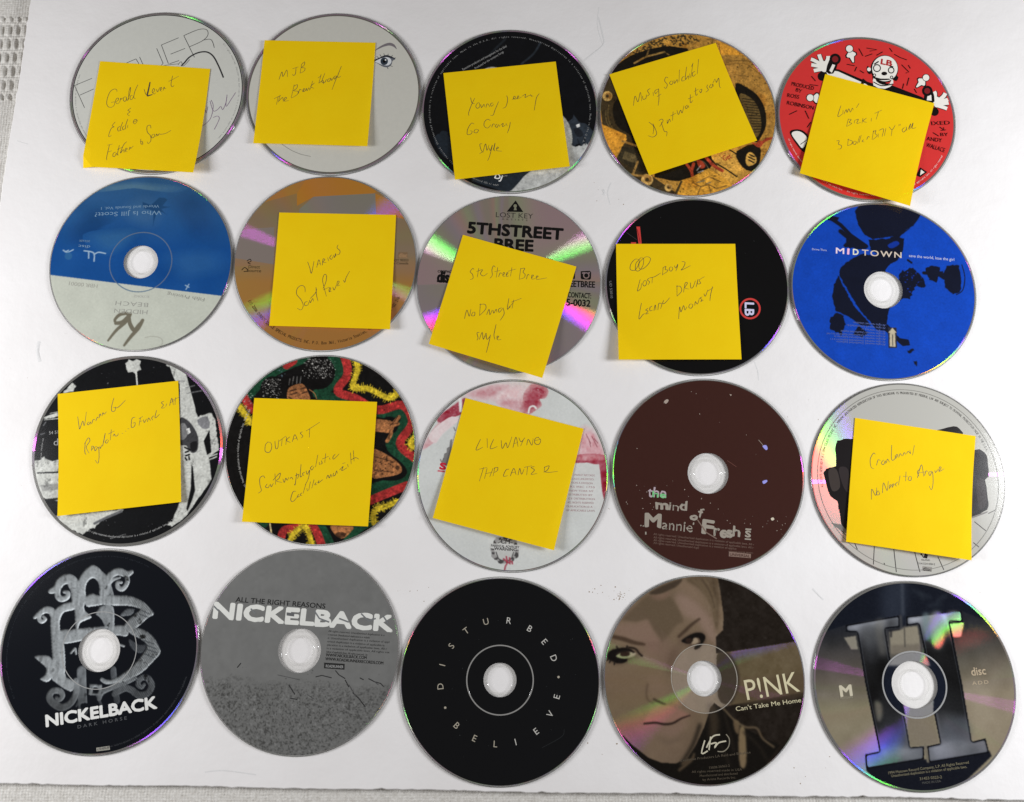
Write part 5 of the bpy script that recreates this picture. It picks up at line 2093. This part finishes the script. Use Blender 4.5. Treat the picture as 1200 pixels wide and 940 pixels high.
make_note('yellow sticky note with a folded lower left corner on the outlined letter disc', (90, 70, 6.9625), ((190, 12), (1088, 75), (950, 920), (35, 870)), (1.0, 5.0),
          '325,262 320,245 300,242 270,262 248,310 240,360 255,388 285,388 302,370 305,345/305,345 275,352/318,345 335,330 335,315 320,320 312,345 325,362 342,352/345,350 355,315 358,325 372,312/398,305 380,308 375,330 388,342 400,325 400,305 405,338/408,335 425,290 435,240 432,228 420,270 418,330/450,292 435,295 430,320 445,325 458,300/495,205 470,260 460,310 475,318/545,240 565,285 595,185/615,270 632,250 622,235 610,262 625,280 640,268/645,240 655,262 672,225/675,250 690,235 682,225 675,250 690,257/700,250 708,222 712,235 725,235/780,130 765,200 775,220 790,208/745,178 830,135/437,395 412,415 430,425 408,445 425,460/310,510 285,540 300,550 280,560 262,600 258,630 280,620/350,545 330,560 335,585 355,575/370,510 350,570 362,580/385,540 368,555 375,575 390,560/412,485 395,535 395,570/412,535 410,558/428,500 430,503/460,510 485,495 470,488 455,510 470,525 492,495/248,700 290,690/265,695 245,790 245,822/255,755 285,745/318,755 298,765 295,790 310,790 322,765 328,785/345,700 332,770 342,780/330,735 375,712/405,670 378,700 355,765 378,735 385,760/395,745 410,728 398,725 392,750 412,752/425,740 432,715 438,725 460,705/518,648 520,685 535,690 530,668 515,672/600,560 592,535 568,545 570,590 595,620 600,660 580,685 570,670/612,612 605,635 622,635 630,610 612,612/640,630 645,605 655,620 665,605 680,608 720,600 762,575',
          '595,182 582,240 570,292 590,290 612,284', fold=.10)
make_note('yellow sticky note beside the single printed eye', (290, 40, 6.9625), ((140, 50), (1045, 70), (978, 915), (47, 890)), (.8, 2.6),
          '255,375 280,310 288,350 320,295 325,352/365,285 415,270/395,275 390,325 375,340 365,330/440,250 428,320/440,250 465,228 462,255 440,275 468,280 460,305 425,322/215,530 270,505/250,510 235,580/265,500 250,560/255,550 285,520 290,555/300,545 318,525 305,520 298,550 335,545/380,415 355,525/375,430 405,415 400,445 375,465 410,470 405,495 360,525/412,490 425,455 440,460/450,470 465,450 455,450 450,472 470,465 480,445 485,465 500,440 505,462/530,385 510,455/545,400 515,430 540,445/575,360 600,340/600,330 580,405/585,400 615,380 618,410/630,320 605,390 630,395 640,375 650,372/662,365 650,385 668,385 675,362 662,365/680,360 685,380 700,355/725,340 705,350 708,370 728,345 705,410 688,455/765,262 735,340 740,355 760,345')
make_note('yellow sticky note on the black disc with the torn grey patch', (510, 65, 6.265), ((60, 130), (885, 45), (988, 815), (145, 912)), (2.0, 2.6),
          '260,310 270,350 290,355/290,315 262,375 245,425 248,445/310,350 298,375 310,390 328,375 322,350 308,352/335,360 340,385 358,360 362,380/372,385 380,358 392,362 400,380/425,350 408,355 412,375 430,360/465,340 440,400 425,440 405,440/525,295 532,325 520,375 495,390/565,325 590,310 580,300 575,320 600,318 615,300 605,300 605,320 635,305/640,300 665,285 660,310 690,295 720,300/700,285 710,305/765,280 745,310 735,360 728,405/285,505 265,500 240,540 235,580 260,580 272,560 255,555/295,545 285,565 305,570 318,550 295,545/405,480 385,470 362,490 360,520 385,535 410,510/415,530 425,505 440,510/455,505 440,520 455,530 465,510 475,525/480,515 500,500 495,525 520,510/520,500 530,520/552,490 545,530 530,572/345,650 328,655 335,690 345,710 325,722/350,715 370,650 380,700 395,660/395,680 405,700 420,660 400,740 385,775/425,700 440,645 432,690 440,705/450,690 465,680 455,675 452,700 490,705')
make_note('strongly tilted yellow sticky note on the ochre disc', (705, 45, 5.695), ((52, 240), (762, 30), (1038, 682), (318, 915)), (2.2, 2.2),
          '215,450 225,385 245,425 260,360 270,420/275,385 280,408 298,400 300,375/325,335 308,350 320,375 300,388/345,360 348,385/380,340 358,350 362,370 380,350/382,335 385,400 380,450/372,390 400,372/445,265 430,260 422,285 440,310 430,335 418,325/465,285 455,300 468,310 478,292 465,285/485,280 488,302 505,275 508,298/520,210 518,290/555,255 540,262 538,285 558,280/568,190 560,275 580,250 582,275/590,235 592,265/610,165 598,262/625,220 608,232 612,255 630,240/648,140 640,240/600,190 612,165/318,560 350,590 345,640/345,570 370,635 345,660 312,650/385,550 405,540 412,555 390,590/400,560 420,620 438,625 435,655/440,545 442,570 455,540 462,560/480,490 475,550/462,520 500,500/505,480 515,510 530,480 540,500 552,450/575,445 560,460 570,470 580,450 585,465/595,375 595,430 612,415/580,405 615,390/630,330 632,380 645,370/620,355 650,340/655,350 665,365 672,340 658,345/712,310 705,325 715,345 698,360/735,305 722,325 738,330 745,305 750,322/760,270 745,300/765,275 770,295 785,265 790,320 800,330')
make_note('yellow sticky note covering the middle of the red disc', (930, 75, 5.528), ((205, 65), (912, 255), (755, 920), (40, 708)), (2.0, 5.0),
          '310,270 290,340 320,325/325,300 322,325/330,325 345,295 350,315 362,290 372,312 385,285 390,300/428,255 410,285/360,355 348,405/358,358 378,360 365,378 382,385 350,405/400,365 398,385/405,365 425,358 415,385 440,378/455,350 448,385/478,350 455,370 480,378/510,350 508,372/530,320 578,298/555,310 540,360/282,500 300,498 295,520 315,530 310,550 290,552/360,485 355,530/355,490 385,500 380,520 355,530/400,500 390,515 405,522 412,505 400,500/420,515 435,465/430,510 445,460/460,490 450,502 465,505/480,490 490,470 500,475/525,430 515,490/520,440 540,430 535,450 548,465 520,490/555,450 555,475/560,430 590,420 580,470/605,415 595,465/625,405 645,425 665,395/645,425 640,465/690,390 688,400/698,388 696,398/725,410 710,425 720,440 738,420 735,405 742,430/750,420 765,385 755,425/765,418 780,380 775,415 800,410')
make_note('yellow sticky note on the bronze and grey disc', (305, 240, 6.065), ((135, 55), (965, 72), (922, 885), (63, 860)), (.8, 2.2),
          '335,410 350,450 362,492 378,420 380,405/400,450 415,395 428,435/402,430 425,420/440,435 445,390 458,395 445,412 468,415/478,380 485,405/505,360 492,380 505,392 515,372/520,360 525,380 535,350 535,372/552,288 545,310 565,330 560,355 540,360/318,625 315,590 290,578 262,600 258,640 290,680 305,720 290,750 262,738/335,690 315,700 318,720 338,715 345,695/350,680 355,700 372,670 378,690/395,590 400,650 410,688/355,670 392,630 400,600/445,600 465,555 470,510 455,500 442,540 455,600 470,655/445,610 490,590/490,625 500,600 492,595 488,620 505,620/515,590 525,610 540,575/550,575 560,550 548,550 545,580 565,575/590,540 600,555 610,520 635,475')
make_note('yellow sticky note on the silver disc with rainbow wedges', (495, 270, 5.374), ((255, 28), (970, 228), (755, 930), (40, 715)), (1.6, 5.5),
          '318,240 325,250/318,240 300,262 315,280 318,305 300,312/355,240 345,298/340,262 378,250 365,275 385,290 410,272/460,235 448,225 438,250 440,285 425,305/475,235 465,300/455,262 490,255/480,295 490,270 500,275/508,285 520,272 510,268 508,290 525,290/530,285 540,270 532,270 530,292 545,288/565,235 555,292/540,260 590,245/620,240 610,310/618,245 645,240 635,265 648,280 640,300 610,310/655,310 665,280 675,285/690,300 700,285 690,285 690,308 710,305/720,300 730,290 720,290 722,310 785,300/265,560 280,505 295,545 305,500/318,520 310,540 328,540 330,520 318,520/365,465 360,540/360,470 395,470 398,500 360,540/405,535 420,500 425,535 440,505/445,505 450,525 465,500 470,520/500,490 480,500 485,520 505,495/508,490 515,530 490,570/545,430 535,500 552,480 550,492/575,440 565,495/545,490 570,460/560,455 625,430/360,645 345,650 352,680 345,695/360,690 378,645 385,690 402,650 405,680/400,665 410,690 430,665/430,660 418,720 405,772/465,595 452,660 458,690/470,685 482,672 472,670 475,692 498,690')
make_note('yellow sticky note beside the small red ring on the plain black disc', (715, 280, 6.48), ((45, 38), (950, 38), (998, 915), (65, 917)), (3.2, 1.6),
          '205,155 185,160 158,195 155,235 190,240 215,200 222,165 205,155/235,145 222,158 197,190 195,238 220,245 250,205 255,155 235,145/265,142 225,180 222,225 250,230 290,195 308,155 290,138 265,142/230,310 215,370 210,400 235,380 240,340/262,320 250,345 262,362 278,345 275,322 262,320/298,302 285,315 302,330 290,352/300,300 340,290 385,262/322,295 320,340/405,220 398,280/400,225 425,210 420,235 440,240 430,255 398,275/460,215 450,235 465,248 478,225 460,215/490,205 500,225 515,195 508,230 500,248/545,175 570,180 560,215 540,240 575,225 612,205/240,490 220,610 250,580 265,570/290,530 272,545 290,552 272,575 295,568/320,515 305,525 305,550 325,545/335,550 345,505 350,545/365,545 372,495 395,500 385,535/410,470 400,495 420,490 455,450/510,355 510,440/505,365 535,365 545,400 510,440/560,410 572,340 590,340 570,375 600,385/612,335 615,375 632,370 650,320/655,370 670,310 665,345 690,340 680,315 720,290/522,612 530,520 540,560 560,510 570,545 585,520/608,500 600,525 620,530 630,505 608,500/645,510 650,480 665,500 680,455/700,445 685,455 700,465 690,480 710,470/715,420 725,440 745,390/780,365 765,430 760,475/745,400 785,375')
make_note('yellow sticky note on the black and white photo style disc', (60, 440, 5.531), ((42, 120), (823, 35), (842, 820), (40, 912)), (2.6, 1.8),
          '168,270 175,330 180,352 200,300 210,330 225,240/240,305 228,318 238,325 250,305 252,322/258,318 268,290 280,292/285,300 295,275 302,280/310,270 318,255 308,258 308,280/325,268 332,245 340,255 355,238/405,148 390,200 390,235 410,232 415,205/400,210 430,210 480,162/215,440 212,500 220,520/210,450 235,410 245,430 222,470 240,510/255,490 270,470 258,465 255,495/290,465 275,475 280,495 300,470 305,530 298,575 280,555/310,465 312,480 325,455/328,465 345,380 335,440/360,420 345,435 355,445 368,425/385,355 378,425/365,385 405,365/395,400 405,385 410,398 425,395 430,380/455,380 460,383/475,365 480,368/492,350 500,352/540,275 520,285 515,340 535,335 540,310 525,315/565,285 590,270/575,280 565,330/568,305 588,298/595,290 600,310 615,285/620,305 628,280 640,298/662,265 648,280 655,295/680,230 670,280 700,255/728,170 712,180 725,195 712,215 735,212/740,205 748,185/765,200 780,150 790,195/770,180 800,165/805,145 800,195/780,165 825,145')
make_note('yellow sticky note on the disc with red, green and yellow bands', (275, 460, 5.874), ((135, 38), (980, 65), (918, 922), (50, 890)), (1.4, 2.2),
          '230,345 210,365 208,410 235,418 252,390 248,355 225,345/275,340 280,390 295,385 300,330/305,340 350,305/325,325 320,375/355,310 350,365/378,310 355,335 382,350/395,345 412,295 432,335/400,328 428,318/465,275 450,285 468,305 455,320/490,270 585,208/515,255 512,315/205,595 195,580 172,595 172,640 182,680 160,698/222,635 210,655 230,660 238,640/245,635 250,655 265,630/275,565 280,640/262,610 310,560 305,595 285,615 325,625/330,600 340,625 350,595 360,610 370,590/378,600 390,590 400,605/425,560 415,640 410,635/415,580 440,570 430,600/455,500 450,585 465,575/480,555 465,565 475,580/490,545 498,570 515,540 505,600 485,640/535,510 520,525 530,540 545,515/570,435 555,520/580,485 582,505/595,475 600,495 585,500/625,425 618,490/600,465 645,445/650,455 655,470/690,430 675,450 680,465 718,428/420,685 400,690 385,740 400,755 430,725/440,705 430,725 448,718/460,695 450,710 462,715/490,630 470,700/495,665 500,685/520,620 508,680/545,605 530,665/560,625 550,640 565,640/580,610 572,630 605,605/630,600 640,575 650,595 660,570 668,590/680,560 675,580 690,575 700,545 705,565/720,540 745,515 735,545 770,525/740,495 760,490/775,500 780,520/795,420 800,500/815,405 820,480/800,470 830,455 852,465')
make_note('yellow sticky note on the disc with smeared red stains', (500, 460, 4.947), ((225, 32), (910, 210), (738, 915), (35, 728)), (1.8, 3.2),
          '312,275 285,338 325,322/350,270 352,325/388,275 368,330 410,318/432,280 438,330 460,295 470,325 495,260/500,325 518,262 530,318/505,300 528,295/535,265 548,290 570,265/560,280 545,315/580,310 590,275 610,310 618,270/650,262 630,270 628,298 650,305 662,280 645,262/630,282 660,275/305,450 350,440/330,440 305,520/350,445 335,505/385,445 365,495/345,475 380,468/395,440 385,490/390,445 412,440 408,460 388,470/478,450 460,455 445,490 470,488/485,490 505,445 518,482/490,470 515,468/530,485 540,445 550,480 565,450/565,440 610,430/585,435 580,485/625,435 605,440 625,455 605,480 640,475/685,435 680,470/680,440 710,430 700,455 685,465 715,468 760,462')
make_note('yellow sticky note on the silver disc with dark sofa shapes', (985, 485, 5.37), ((92, 25), (850, 140), (825, 922), (35, 805)), (1.2, 4.0),
          '222,260 210,252 190,290 195,340 215,352/230,330 240,295 255,300/275,295 260,315 275,325 285,300 288,320/292,315 300,290 312,310/325,200 325,290 345,290 348,265/350,285 365,265 355,262 352,288/370,280 380,255 390,270/395,270 405,248 415,262/420,255 430,240 445,255 440,232/468,200 458,265/198,545 200,480 225,520 232,470/240,490 230,515 250,512 240,490/268,505 275,440 298,490 305,430/312,475 325,455 315,455 312,480/330,470 342,450 332,450 330,472/365,435 350,450 358,462/380,395 370,455/418,370 415,430/400,400 430,398/440,400 432,420 448,425 452,405 440,400/490,410 515,325 530,400/490,380 545,370/500,400 490,370 510,350/535,395 545,365 555,370/580,365 562,375 570,395 585,370 590,440 580,485 565,460/600,360 605,375 620,355/625,370 640,345 630,340 628,368 660,350')
